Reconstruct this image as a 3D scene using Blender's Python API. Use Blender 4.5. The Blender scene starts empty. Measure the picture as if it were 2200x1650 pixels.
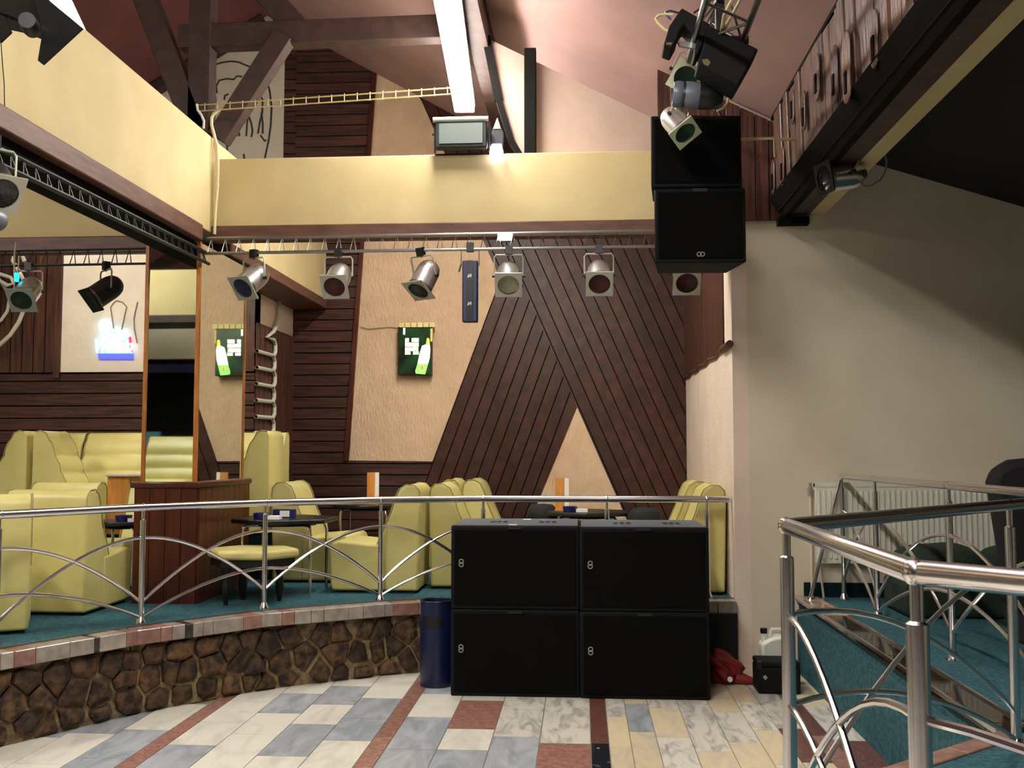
import bpy, bmesh, math, random
from mathutils import Vector, Matrix
random.seed(7)
S = bpy.context.scene
C = S.collection
PI = math.pi
# ---------------------------------------------------------------- camera
F = 2200.0; EYE = 1.7
PITCH = math.atan(147/2200); YAW = math.atan(150/2200*math.cos(PITCH))
cam = bpy.data.cameras.new('camera'); camo = bpy.data.objects.new('camera', cam); C.objects.link(camo)
cam.sensor_width = 36; cam.lens = 36*F/2200; cam.clip_end = 200; cam.clip_start = 0.05
camo.location = (0, 0, EYE); camo.rotation_euler = (PI/2+PITCH, 0, YAW)
S.camera = camo
# ---------------------------------------------------------------- world and exposure
w = bpy.data.worlds.new('world'); S.world = w; w.use_nodes = True
w.node_tree.nodes['Background'].inputs[0].default_value = (1.0, .86, .66, 1)
w.node_tree.nodes['Background'].inputs[1].default_value = 0.02
vs = S.view_settings
vs.view_transform = 'Standard'; vs.look = 'None'; vs.gamma = 1; vs.use_curve_mapping = False
vs.exposure = 1.75
TUBE = 34.0          # radiance of the fluorescent fixtures (built further down with the fixtures)

cp, sp, cy, sy = math.cos(PITCH), math.sin(PITCH), math.cos(YAW), math.sin(YAW)
def at(px, py, X=None, Y=None, Z=None):
    u = (px-1100)/F; v = (825-py)/F
    d = (u, cp-sp*v, sp+cp*v)
    d = (d[0]*cy-d[1]*sy, d[0]*sy+d[1]*cy, d[2])
    t = X/d[0] if X is not None else Y/d[1] if Y is not None else (Z-EYE)/d[2]
    return Vector((d[0]*t, d[1]*t, d[2]*t+EYE))

# ---------------------------------------------------------------- materials
def lin(c):
    return tuple(((x/255)/12.92 if x/255 <= .04045 else ((x/255+.055)/1.055)**2.4) for x in c) + (1,)
MATS = {}
def mat(name, col, rough=.6, metal=0, col2=None, scale=8, stretch=(1,1,1), detail=4, bump=0, bscale=None, bstretch=None,
        emit=0, spec=.5, lo=.35, hi=.65, dist=0, rnd=0, alpha=1, trans=0):
    m = bpy.data.materials.new(name); MATS[name] = m; m.use_nodes = True
    nt = m.node_tree; b = nt.nodes['Principled BSDF']; L = nt.links.new
    b.inputs['Base Color'].default_value = lin(col); b.inputs['Roughness'].default_value = rough
    b.inputs['Metallic'].default_value = metal; b.inputs['Specular IOR Level'].default_value = spec
    if trans: b.inputs['Transmission Weight'].default_value = trans
    if emit:
        b.inputs['Emission Color'].default_value = lin(col); b.inputs['Emission Strength'].default_value = emit
    if col2 or bump:
        g = nt.nodes.new('ShaderNodeNewGeometry')
        def noise(sc, st):
            mp = nt.nodes.new('ShaderNodeMapping'); mp.inputs['Scale'].default_value = st
            L(g.outputs['Position'], mp.inputs['Vector'])
            n = nt.nodes.new('ShaderNodeTexNoise'); n.inputs['Scale'].default_value = sc
            n.inputs['Detail'].default_value = detail; n.inputs['Distortion'].default_value = dist
            L(mp.outputs[0], n.inputs['Vector']); return n
        if col2:
            n = noise(scale, stretch)
            r = nt.nodes.new('ShaderNodeValToRGB')
            r.color_ramp.elements[0].position = lo; r.color_ramp.elements[1].position = hi
            r.color_ramp.elements[0].color = lin(col); r.color_ramp.elements[1].color = lin(col2)
            L(n.outputs['Fac'], r.inputs['Fac'])
            out = r.outputs['Color']
            if rnd:
                oi = nt.nodes.new('ShaderNodeObjectInfo')
                mr = nt.nodes.new('ShaderNodeMapRange'); mr.inputs[3].default_value = 1-rnd; mr.inputs[4].default_value = 1+rnd
                L(oi.outputs['Random'], mr.inputs[0])
                mx = nt.nodes.new('ShaderNodeVectorMath'); mx.operation = 'SCALE'
                L(out, mx.inputs[0]); L(mr.outputs[0], mx.inputs['Scale']); out = mx.outputs[0]
            L(out, b.inputs['Base Color'])
            if emit: L(out, b.inputs['Emission Color'])
        if bump:
            n2 = noise(bscale or scale, bstretch or stretch)
            bp = nt.nodes.new('ShaderNodeBump'); bp.inputs['Strength'].default_value = bump; bp.inputs['Distance'].default_value = .02
            L(n2.outputs['Fac'], bp.inputs['Height']); L(bp.outputs[0], b.inputs['Normal'])
    return m
mat('cream_paint', (192,174,128), .75, col2=(185,166,119), scale=3, bump=.05, bscale=50)
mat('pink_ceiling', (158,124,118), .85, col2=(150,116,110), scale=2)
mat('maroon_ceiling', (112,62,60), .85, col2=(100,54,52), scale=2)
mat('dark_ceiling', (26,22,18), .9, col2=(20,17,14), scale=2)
mat('rough_plaster', (206,176,146), .9, col2=(196,166,136), scale=5, bump=.9, bscale=45, bstretch=(1,1,.35))
mat('white_panel', (240,228,214), .8, col2=(232,220,205), scale=3, bump=.2, bscale=30)
mat('grey_panel', (196,186,168), .85, col2=(186,175,156), scale=3, bump=.2, bscale=30)
mat('wall_cream', (216,204,182), .85, col2=(208,195,172), scale=1.5, bump=.15, bscale=40)
mat('wall_pinkish', (228,208,192), .85, col2=(220,198,182), scale=3, bump=.3, bscale=40)
mat('loft_plaster', (164,142,130), .85, col2=(156,133,121), scale=3, bump=.2, bscale=40)
mat('wood_v', (90,54,42), .38, col2=(54,31,24), scale=6, stretch=(6,6,.5), bump=.15, rnd=.18, spec=.4)
mat('wood_h', (78,46,36), .42, col2=(46,26,21), scale=6, stretch=(.5,.5,7), bump=.15, rnd=.18, spec=.4)
mat('wood_d', (70,39,28), .45, col2=(50,28,20), scale=9, bump=.12, rnd=.2, spec=.3)
mat('wood_beam', (62,38,30), .6, col2=(42,25,20), scale=5, stretch=(2,2,2), bump=.2)
mat('wood_black', (14,11,9), .85, col2=(9,7,6), scale=5, bump=.2, spec=.12)
mat('wood_strip', (98,62,46), .55, col2=(78,46,34), scale=5, stretch=(1,1,5), bump=.1)
mat('carved_wood', (104,74,60), .4, col2=(66,42,33), scale=4, stretch=(3,3,.6), bump=.4, bscale=9, rnd=.15)
mat('trim_orange', (176,112,46), .4, col2=(150,88,34), scale=10, stretch=(3,3,.5))
mat('mahogany', (84,32,22), .3, col2=(60,22,16), scale=8, stretch=(5,5,.4), rnd=.1)
mat('menu_wood', (206,140,62), .5, col2=(190,122,48), scale=10, stretch=(3,3,.5))
mat('mirror', (214,222,212), .02, metal=1)
mat('chrome', (226,224,226), .22, metal=1)
mat('chrome_dull', (150,150,150), .32, metal=1)
mat('steel_gold', (186,172,126), .4, metal=.6)
mat('black_metal', (13,13,14), .4, spec=.5)
mat('black_paint', (8,8,9), .7, spec=.2, col2=(14,14,15), scale=60, bump=.25, bscale=260)
mat('grille_black', (4,4,4), .85, spec=.12, bump=.4, bscale=500)
mat('speaker_top', (92,97,106), .5, col2=(82,86,95), scale=50, bump=.2, bscale=260)
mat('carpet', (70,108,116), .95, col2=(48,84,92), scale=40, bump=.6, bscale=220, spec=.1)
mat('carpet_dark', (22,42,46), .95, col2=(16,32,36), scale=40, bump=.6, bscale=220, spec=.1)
mat('vinyl', (206,195,126), .42, col2=(196,184,113), scale=4, bump=.06, bscale=14)
mat('vinyl_seam', (150,140,84), .5)
mat('velvet_green', (24,44,28), .9, col2=(15,28,18), scale=14, bump=.3)
mat('black_cloth', (14,13,14), .85, col2=(20,18,20), scale=30)
mat('stone', (96,68,40), .8, col2=(38,22,16), scale=16, detail=8, bump=1, bscale=26, rnd=.4, lo=.36, hi=.62)
mat('mortar', (146,126,88), .9, col2=(84,66,44), scale=12, bump=.8, bscale=40)
mat('tile_white', (226,222,208), .16, col2=(196,194,184), scale=3.2, stretch=(1.4,.6,1), dist=1.5, lo=.45, hi=.75)
mat('tile_cream', (222,204,168), .16, col2=(200,190,176), scale=4, stretch=(2,.5,1), dist=2, lo=.42, hi=.72, rnd=.06)
mat('tile_vein', (220,214,200), .16, col2=(150,150,146), scale=3.4, stretch=(3.4,.9,1), dist=1.3, lo=.46, hi=.74, rnd=.05)
mat('tile_grey', (146,152,160), .16, col2=(178,182,186), scale=4, stretch=(1.6,.5,1), dist=1.5, rnd=.07)
mat('tile_red', (164,122,110), .2, col2=(140,98,86), scale=26, dist=1, rnd=.1)
mat('tile_brown', (118,78,70), .2, col2=(96,58,52), scale=26, dist=1)
mat('tile_black', (34,36,42), .12, col2=(150,150,150), scale=2.6, dist=4, lo=.62, hi=.72)
mat('grout', (128,120,104), .9)
mat('trim_marble_a', (158,148,136), .25, col2=(132,122,112), scale=14, rnd=.15)
mat('trim_marble_b', (148,112,100), .25, col2=(126,92,82), scale=14, rnd=.15)
mat('trim_marble_c', (36,34,36), .15, col2=(70,60,54), scale=10)
mat('granite_gloss', (196,170,152), .08, col2=(150,120,104), scale=16)
mat('granite_black', (26,20,16), .06, col2=(60,44,30), scale=14)
mat('bin_blue', (13,23,58), .35)
mat('red_cloth', (138,22,16), .6, col2=(104,13,10), scale=10, bump=.3)
mat('jerry_white', (214,212,200), .5)
mat('radiator_white', (214,212,196), .4)
mat('blue_plastic', (20,28,92), .35)
mat('card_white', (232,230,224), .6)
mat('strip_blue', (30,44,84), .4)
mat('strip_black', (14,15,18), .3)
mat('badge', (176,176,164), .3, metal=.6)
mat('barrel_grey', (92,96,108), .4)
mat('gel_frame', (176,174,160), .4, metal=.5)
mat('can_alu', (206,204,200), .28, metal=.85)
mat('grille_wire', (56,54,50), .6)
mat('emblem_gold', (92,80,46), .5)
mat('gel_green', (196,206,170), .45)
mat('lens_clear', (190,188,150), .15, spec=.8)
mat('lens_red', (88,24,28), .3, spec=.3)
mat('lens_blue', (22,38,104), .3, spec=.3)
mat('lens_green', (14,70,44), .3, spec=.3)
mat('lens_dark', (18,20,20), .2, spec=.8)
mat('hose_grey', (190,186,170), .5)
mat('cable_cream', (200,184,140), .6)
mat('cable_black', (18,18,20), .6)
mat('cable_grey', (120,116,110), .6)
mat('mural_line', (52,50,48), .8)
mat('flood_glass', (92,100,96), .3, spec=.5)
mat('tube_light', (255,252,244), .4, emit=TUBE)
mat('tube_housing', (230,230,228), .5)
mat('spot_light', (236,232,255), .4, emit=8)
mat('flap_lit_white', (250,252,250), .4, emit=.5)  # glow stands in for light falling on the white flap
mat('neon_white', (160,224,255), .4, emit=.62)
mat('neon_red', (255,40,90), .4, emit=.5)
mat('neon_blue', (70,80,235), .4, emit=.5)
mat('sign_green', (10,52,16), .3, col2=(3,10,4), scale=6, emit=.22, lo=.4, hi=.62)
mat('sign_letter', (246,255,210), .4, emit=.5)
mat('sign_bottle', (214,255,190), .4, emit=.6)
mat('sign_bottle_foot', (120,220,90), .4, emit=.5)
mat('sign_cap', (200,196,70), .4, emit=.4)
mat('sign_label', (214,120,50), .4, emit=.35)
mat('tape_cream', (226,206,140), .6)
mat('lamp_cyan', (30,200,215), .4, emit=.5)
mat('cyan_panel', (90,150,170), .4)

# ---------------------------------------------------------------- mesh building
class MB:
    def __init__(s): s.v = []; s.f = []
    def add(s, vs, fs):
        n = len(s.v); s.v += [Vector(p) for p in vs]; s.f += [tuple(i+n for i in f) for f in fs]; return s
    def box(s, a, b):
        x0,y0,z0 = a; x1,y1,z1 = b
        return s.add([(x0,y0,z0),(x1,y0,z0),(x1,y1,z0),(x0,y1,z0),(x0,y0,z1),(x1,y0,z1),(x1,y1,z1),(x0,y1,z1)],
                     [(0,3,2,1),(4,5,6,7),(0,1,5,4),(1,2,6,5),(2,3,7,6),(3,0,4,7)])
    def cbox(s, c, d):
        return s.box([c[i]-d[i]/2 for i in range(3)], [c[i]+d[i]/2 for i in range(3)])
    def bar(s, p, q, w, h, up=(0,0,1)):
        p = Vector(p); q = Vector(q); d = (q-p).normalized(); up = Vector(up)
        if abs(d.dot(up)) > .98: up = Vector((0,1,0))
        r = d.cross(up).normalized(); u = r.cross(d).normalized()
        vs = []
        for e in (p, q):
            for a, b in ((-1,-1),(1,-1),(1,1),(-1,1)): vs.append(e+r*a*w/2+u*b*h/2)
        return s.add(vs, [(0,1,2,3),(7,6,5,4),(0,4,5,1),(1,5,6,2),(2,6,7,3),(3,7,4,0)])
    def prism(s, pts, ext):
        """closed polygon pts (3D, planar) extruded by vector ext"""
        n = len(pts); e = Vector(ext); pts = [Vector(p) for p in pts]
        nrm = Vector((0,0,0))
        for i in range(n):
            a = pts[i]; b = pts[(i+1)%n]; nrm += a.cross(b)
        if nrm.dot(e) > 0: pts = pts[::-1]
        vs = pts+[p+e for p in pts]
        fs = [tuple(range(n)), tuple(range(2*n-1, n-1, -1))]
        fs += [(i, n+i, n+(i+1)%n, (i+1)%n) for i in range(n)]
        fs = [fs[0], fs[1]]+[f[::-1] for f in fs[2:]]
        return s.add(vs, fs)
    def tube(s, pts, r, n=10, closed=False, caps=True):
        pts = [Vector(p) for p in pts]; m = len(pts); prev = None; rings = []
        for i in range(m):
            a = pts[i-1] if (i > 0 or closed) else pts[i]; b = pts[(i+1) % m] if (i < m-1 or closed) else pts[i]
            t = (b-a).normalized()
            if prev is None:
                up = Vector((0,0,1)) if abs(t.z) < .9 else Vector((0,1,0))
                u = t.cross(up).normalized()
            else:
                u = (prev-t*prev.dot(t)).normalized()
            prev = u; v = t.cross(u)
            rr = r[i] if isinstance(r, (list, tuple)) else r
            k = 1.0
            if 0 < i < m-1:
                c = (pts[i]-pts[i-1]).normalized().dot((pts[i+1]-pts[i]).normalized()); k = min(1.5, 1/math.sqrt(max(.3,(1+c)/2)))
            rings.append([pts[i]+(u*math.cos(2*PI*j/n)+v*math.sin(2*PI*j/n))*rr for j in range(n)])
        base = len(s.v); s.v += [p for R in rings for p in R]
        for i in range(m if closed else m-1):
            k2 = (i+1) % m
            for j in range(n):
                j2 = (j+1) % n
                s.f.append((base+i*n+j, base+i*n+j2, base+k2*n+j2, base+k2*n+j))
        if caps and not closed:
            s.f.append(tuple(base+j for j in range(n))[::-1]); s.f.append(tuple(base+(m-1)*n+j for j in range(n)))
        return s
    def lathe(s, prof, c=(0,0,0), n=20, M=None, caps=True):
        """prof: list of (r, z) around z axis"""
        base = len(s.v); c = Vector(c)
        for r, z in prof:
            for j in range(n):
                p = Vector((r*math.cos(2*PI*j/n), r*math.sin(2*PI*j/n), z))
                s.v.append((M @ p if M else p)+c)
        for i in range(len(prof)-1):
            for j in range(n):
                j2 = (j+1) % n
                s.f.append((base+i*n+j, base+i*n+j2, base+(i+1)*n+j2, base+(i+1)*n+j))
        if caps and prof[0][0] > 1e-5: s.f.append(tuple(base+j for j in range(n))[::-1])
        if caps and prof[-1][0] > 1e-5: s.f.append(tuple(base+(len(prof)-1)*n+j for j in range(n)))
        return s
    def xf(s, M):
        s.v = [M @ p for p in s.v]; return s

def kids(o): return [c for c in bpy.data.objects if c.parent == o]
def obj(name, mb, m, parent=None, smooth=False, bevel=0, label=None, seg=2):
    """links the collected shape as ONE mesh object; vertices are given in world space"""
    me = bpy.data.meshes.new(name)
    vs = mb.v
    if parent is not None:
        inv = parent.matrix_basis.inverted()
        p = parent.parent
        if p is not None: inv = inv @ p.matrix_basis.inverted()
        vs = [inv @ v for v in vs]
    me.from_pydata([tuple(v) for v in vs], [], mb.f)
    bm = bmesh.new(); bm.from_mesh(me); bmesh.ops.remove_doubles(bm, verts=bm.verts, dist=1e-5)
    bmesh.ops.recalc_face_normals(bm, faces=bm.faces); bm.to_mesh(me); bm.free()
    me.materials.append(MATS[m])
    o = bpy.data.objects.new(name, me); C.objects.link(o)
    if parent is not None: o.parent = parent
    if smooth:
        me.shade_smooth(); me.set_sharp_from_angle(angle=.7)
    if bevel:
        b = o.modifiers.new('bevel', 'BEVEL'); b.width = bevel; b.segments = seg; b.limit_method = 'ANGLE'; b.angle_limit = .5
        if smooth is False and seg > 1:
            me.shade_smooth(); me.set_sharp_from_angle(angle=.9); b.harden_normals = False
    if label: o['label'] = label
    return o
def tag(o, label, cat, group=None):
    o['label'] = label; o['category'] = cat
    if group: o['group'] = group
    return o
def thing(name, label, cat, loc=(0,0,0), rotz=0, group=None):
    o = bpy.data.objects.new(name, None); C.objects.link(o)
    o.empty_display_size = .1
    o.location = loc; o.rotation_euler = (0,0,rotz)
    o.matrix_basis = Matrix.Translation(Vector(loc)) @ Matrix.Rotation(rotz, 4, 'Z')
    return tag(o, label, cat, group)
def struct(name, mb, m, **k):
    o = obj(name, mb, m, **k); o['kind'] = 'structure'; return o
def frame_struct(name, loc=(0,0,0)):
    o = bpy.data.objects.new(name, None); C.objects.link(o); o.location = loc
    o.matrix_basis = Matrix.Translation(Vector(loc)); o['kind'] = 'structure'; return o
def dup(root, loc, rotz=0, label=None, group=None, rot=None, swap=None, scale=1):
    r = root.copy(); C.objects.link(r)
    R = rot.to_4x4() if rot is not None else Matrix.Rotation(rotz, 4, 'Z')
    r.matrix_basis = Matrix.Translation(Vector(loc)) @ R @ Matrix.Scale(scale, 4)
    if label: r['label'] = label
    if group: r['group'] = group
    def rec(src, dst):
        for ch in src:
            c = ch[0].copy(); C.objects.link(c); c.parent = dst
            if swap and ch[0].name.split('.')[0] in swap:
                c.data = c.data.copy(); c.data.materials.clear(); c.data.materials.append(MATS[swap[ch[0].name.split('.')[0]]])
            rec(ch[1], c)
    rec(TREE[root.name], r)
    return r
TREE = {}
def freeze(root):
    """remember the parts of a thing so it can be copied without searching"""
    def rec(o): return [(c, rec(c)) for c in bpy.data.objects if c.parent == o]
    TREE[root.name] = rec(root); return root

def clip(poly, hp):
    """clip 2D polygon by half planes (a,b,c): a*u+b*v <= c"""
    for a, b, c in hp:
        out = []
        for i in range(len(poly)):
            p = poly[i]; q = poly[(i+1) % len(poly)]
            dp = a*p[0]+b*p[1]-c; dq = a*q[0]+b*q[1]-c
            if dp <= 0: out.append(p)
            if dp*dq < 0:
                t = dp/(dp-dq); out.append((p[0]+(q[0]-p[0])*t, p[1]+(q[1]-p[1])*t))
        poly = out
        if len(poly) < 3: return []
    return poly
def area(p): return abs(sum(p[i][0]*p[(i+1)%len(p)][1]-p[(i+1)%len(p)][0]*p[i][1] for i in range(len(p))))/2
def planks(parent, poly, to3, N, ang, width, m, thick=.018, gap=.013, off=0., name='plank', bev=False):
    """boards at angle ang over a convex 2D polygon, each a child of parent; to3(u,v)->world, N = outward normal"""
    du, dv = math.cos(ang), math.sin(ang); nu, nv = -dv, du
    ts = [p[0]*nu+p[1]*nv for p in poly]; t = min(ts)+off-width*math.ceil(off/width if off else 0)
    N = Vector(N)
    while t < max(ts):
        q = clip(list(poly), [(-nu,-nv,-(t+gap/2)), (nu,nv,t+width-gap/2)])
        if q and area(q) > 1e-3:
            pts = [to3(*p) for p in q]
            obj(name, MB().prism([p-N*.004 for p in pts], N*thick), m, parent)
        t += width

# ---------------------------------------------------------------- the room shell
ZP = .54; ZR = .58                       # left and right platform levels
YB = 11.84; YW = 8.2; YL = 10.45         # back wall, right wall, left back wall
XR = 1.195; XS = -3.4; XLB = -3.0        # recess side wall, left return wall, face of the left beam

# floor: grout bed + marble tiles one by one
fl = struct('floor', MB().box((-9,-4.2,-.12), (7,8.6,-.006)), 'grout')
def tile(x0, x1, y0, y1, m, nm='marble_tile'):
    g = .003
    obj(nm, MB().box((x0+g,y0+g,-.02), (x1-g,y1-g,0)), m, fl)
YMIN, YMAX = 4.6, 8.5
def column(x0, x1, bounds, cols):
    """bounds: row edges along depth, cols: materials for each row"""
    for i in range(len(cols)): tile(x0, x1, bounds[i], bounds[i+1], cols[i])
G, Wh, V, Rd, Cr, Bk, Br = 'tile_grey','tile_white','tile_vein','tile_red','tile_cream','tile_black','tile_brown'
xs = [-1.135, -.838, -.54, -.256, .045]
column(xs[0], xs[1], [4.6,5.28,5.95,6.67,7.3,7.9,8.5], [Wh,G,G,Wh,G,Wh])
column(xs[1], xs[2], [4.6,5.3,5.96,6.405,7.13,7.8,8.5], [Wh,G,Wh,Rd,Wh,G])
column(xs[2], xs[3], [4.6,4.95,5.6,6.25,6.9,7.6,8.5], [Rd,Wh,G,V,V,Wh])
column(xs[3], xs[4], [4.6,5.42,6.13,6.8,7.5,8.5], [Wh,Rd,V,V,G])
column(.045, .152, [4.6,5.2,6.14,7.0,7.8,8.5], [Br,Bk,Br,Br,Bk])
rx = [.152,.28,.436,.64,.85,1.04,1.2,1.37]
rc = [[Cr,Cr,Cr,V,Cr],[Cr,Cr,G,Cr,Cr],[V,V,Cr,V,Cr],[Cr,V,V,Cr,V],[Cr,Cr,V,Cr,Cr],[V,Cr,V,Cr,Cr],[Cr,Br,V,V,Cr]]
ro = [6.07,6.41,6.3,6.72,6.22,6.5,6.55]
for i in range(7):
    b0 = ro[i]; bb = [4.6,b0-.7,b0,b0+.7,b0+1.36,8.5]
    if b0-.7 < 4.6: bb[1] = 5.2
    column(rx[i], rx[i+1], bb, rc[i])
column(1.37, 1.48, [4.6,5.6,6.4,7.2,8.5], [Br,Rd,Br,Rd])
column(1.48, 1.70, [4.6,5.5,6.3,7.1,8.5], [Cr,Br,V,Cr])
column(-1.245, -1.135, [4.6,5.4,6.2,7.0,7.7,8.5], [Rd]*5)
column(-2.53, -2.42, [4.6,5.4,6.2,7.0,7.7], [Rd]*4)
lx = [-2.42,-2.126,-1.832,-1.538,-1.245]
lc = [[Wh,G,Wh,Wh,Wh],[G,Wh,Wh,G,Wh],[Wh,G,Wh,G,Wh],[G,Wh,G,G,Wh]]
lo_ = [5.95,6.2,6.45,6.1]
for i in range(4):
    b0 = lo_[i]; column(lx[i], lx[i+1], [4.6,b0-.68,b0,b0+.5,b0+1.05,8.2], lc[i])
lx2 = [-3.71,-3.41,-3.12,-2.82,-2.53]
lc2 = [[Wh,G,Wh],[G,Wh,G],[Wh,Wh,G],[G,G,Wh]]
for i in range(4): column(lx2[i], lx2[i+1], [4.6,5.3+.12*i,5.95+.1*i,6.9], lc2[i])
# the tiles nearer than the frame: same layout, one piece of flooring
mbs = {Wh: MB(), G: MB(), Cr: MB(), Rd: MB()}
rs = random.Random(3)
x = -4.4
while x < 2.6:
    y = -4.1
    while y < 4.55:
        y1 = min(y+.68, 4.597)
        mbs[rs.choice([Wh,Wh,G,G,Cr,Rd] if x > -3.8 else [Wh,G])].box((x+.003,y+.003,-.02), (x+.295,y1-.003,0)); y += .68
    x += .298
for k, mb in mbs.items():
    o = obj('marble_tiling', mb, k, fl); o['kind'] = 'stuff'

# back wall of the recess with its boards and plaster panels
bw = struct('wall_back', MB().box((-3.55,YB,0), (XR+.1,YB+.15,7.4)), 'wood_black')
def b3(px, py): p = at(px, py, Y=YB); return (p.x, p.z)
toB = lambda u, v: Vector((u, YB, v))
NB = (0,-1,0)
pA, pB_ = b3(750,990), b3(812,160)           # plaster panel
pC, pD, pE = b3(930,992), b3(1075,600), b3(905,215)
apex, tl, tr = b3(1240,875), b3(1145,1090), b3(1335,1090)
sl = (pD[1]-pC[1])/(pD[0]-pC[0]); a1 = math.atan(sl)
s2 = (apex[1]-tr[1])/(apex[0]-tr[0]); a2 = math.atan(s2)
pan = [pA, pC, pD, (pE[0], pE[1]), (pB_[0], pB_[1]+.3)]
obj('plaster_panel', MB().prism([toB(*p)-Vector((0,-.01,0)) for p in pan], (0,-.035,0)), 'rough_plaster', bw, bevel=.006)
triL = (tl[0]-(tl[1]-.4)/math.tan(a1), .4); triR = (tr[0]-(tr[1]-.4)/s2, .4)
obj('plaster_panel', MB().prism([toB(*p)-Vector((0,-.01,0)) for p in (triL, triR, apex)], (0,-.018,0)), 'rough_plaster', bw)
# left: horizontal boards (below and beside the panel)
planks(bw, [(XS,.4),(pA[0],.4),(pA[0],pA[1]),(pB_[0],pB_[1]),(pB_[0]+.03,6.9),(XS,6.9)], toB, NB, 0, .13, 'wood_h')
planks(bw, [(-3.546,4.35),(XS-.002,4.35),(XS-.002,6.9),(-3.546,6.9)], toB, NB, 0, .13, 'wood_h')
planks(bw, [(pA[0],.4),(pC[0]-.001+(.4-pC[1])/sl,.4),pC,pA], toB, NB, 0, .13, 'wood_h')
# chevron boards
seam0 = (apex[0]+(3.95-apex[1])/s2, 3.95)
bl = (pC[0]+(.4-pC[1])/sl, .4)
planks(bw, [bl, triL, apex, seam0, pD], toB, NB, a1, .135, 'wood_d')
top = 4.6
sT = (apex[0]+(top-apex[1])/s2, top)
planks(bw, [triR, (XR,.4), (XR,top), sT, apex], toB, NB, a2, .135, 'wood_d', off=.02)
eT = (pD[0]+(top-pD[1])*(pE[0]-pD[0])/(pE[1]-pD[1]), top)
planks(bw, [pD, seam0, sT, eT], toB, NB, a2, .135, 'wood_d', off=.05)
planks(bw, [eT, (XR,top), (XR,6.2), (pE[0],pE[1])], toB, NB, a2, .135, 'wood_d')
# dark red edging of the panel
d = Vector((pB_[0]-pA[0], 0, pB_[1]-pA[1]))
obj('panel_edging', MB().bar((pA[0]-.03,YB-.03,pA[1]), (pB_[0]-.03,YB-.03,pB_[1]), .05, .05), 'mahogany', bw)

# right side wall of the recess
ws = struct('wall_recess_right', MB().box((XR,YW-.001,0), (XR+.12,YB,5.2)), 'wall_pinkish')
toS = lambda u, v: Vector((XR, u, v))
obj('board_backing', MB().box((XR-.004,8.62,2.56), (XR+.01,YB,4.4)), 'wood_black', ws)
planks(ws, [(8.62,2.56),(YB,2.56),(YB,4.4),(8.62,4.4)], toS, (-1,0,0), PI/2, .1, 'wood_v', gap=.008)
mb = MB()
for i in range(13):
    y = 8.62+i*.25
    mb.tube([(XR-.012,y,2.55+.012*math.sin(i*2.1)),(XR-.012,y+.25,2.55+.012*math.sin(i*2.1+2.1))], .016, 6)
obj('board_edge', mb, 'wood_strip', ws)
obj('edge_nosing', MB().tube([(XR-.02,YW-.02,2.56),(XR-.02,8.62,2.56)], .03, 10), 'wood_strip', ws, smooth=True)

# right wall (faces the camera)
wr = struct('wall_right', MB().box((XR+.004,YW,0), (6.8,YW+.2,5.0)), 'wall_cream')
for i in range(9):     # boards above the wall, behind the hanging speakers
    x0 = .62+i*.11; zt = 4.36+.5*(1.54-x0)-.03
    obj('plank', MB().prism([(x0+.004,YW-.05,3.545),(x0+.106,YW-.05,3.545),(x0+.106,YW-.05,zt-.05),(x0+.004,YW-.05,zt)], (0,.045,0)), 'wood_v', wr)
p = at(1745,475,Y=YW-.05)
obj('wall_block', MB().box((1.56,YW-.09,3.50), (1.80,YW,3.56)), 'wood_black', wr)
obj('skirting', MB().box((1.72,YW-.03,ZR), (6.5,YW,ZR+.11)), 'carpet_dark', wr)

# left back wall and its return
wl = struct('wall_left_back', MB().box((-9,YL,0), (XS,YL+.15,4.3)), 'wood_black')
toL = lambda u, v: Vector((u, YL, v))
q0 = at(132,800,Y=YL); q1 = at(132,550,Y=YL)
planks(wl, [(-9,.5),(XS,.5),(XS,q0.z-.02),(-9,q0.z-.02)], toL, NB, 0, .13, 'wood_h')
planks(wl, [(-9,q0.z),(q0.x-.06,q0.z),(q0.x-.06,4.2),(-9,4.2)], toL, NB, PI/2, .125, 'wood_v')
obj('wall_post', MB().box((q0.x-.07,YL-.05,q0.z-.06), (q0.x,YL,4.2)), 'wood_v', wl)
obj('painted_panel', MB().box((q0.x,YL-.02,q0.z), (-3.9,YL,4.2)), 'white_panel', wl)
planks(wl, [(-3.9,q0.z),(XS,q0.z),(XS,4.2),(-3.9,4.2)], toL, NB, PI/2, .125, 'wood_v')
wt = struct('wall_left_return', MB().box((XS-.12,YL,0), (XS,YB,4.3)), 'wall_pinkish')
toT = lambda u, v: Vector((XS, u, v))
obj('board_backing', MB().box((XS-.01,YL,.5), (XS+.004,YB,3.06)), 'wood_black', wt)
planks(wt, [(YL,.5),(YB,.5),(YB,3.06),(YL,3.06)], toT, (1,0,0), PI/2, .16, 'wood_v')
planks(wt, [(YL,3.48),(YB,3.48),(YB,4.28),(YL,4.28)], toT, (1,0,0), PI/2, .16, 'wood_v')
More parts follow.
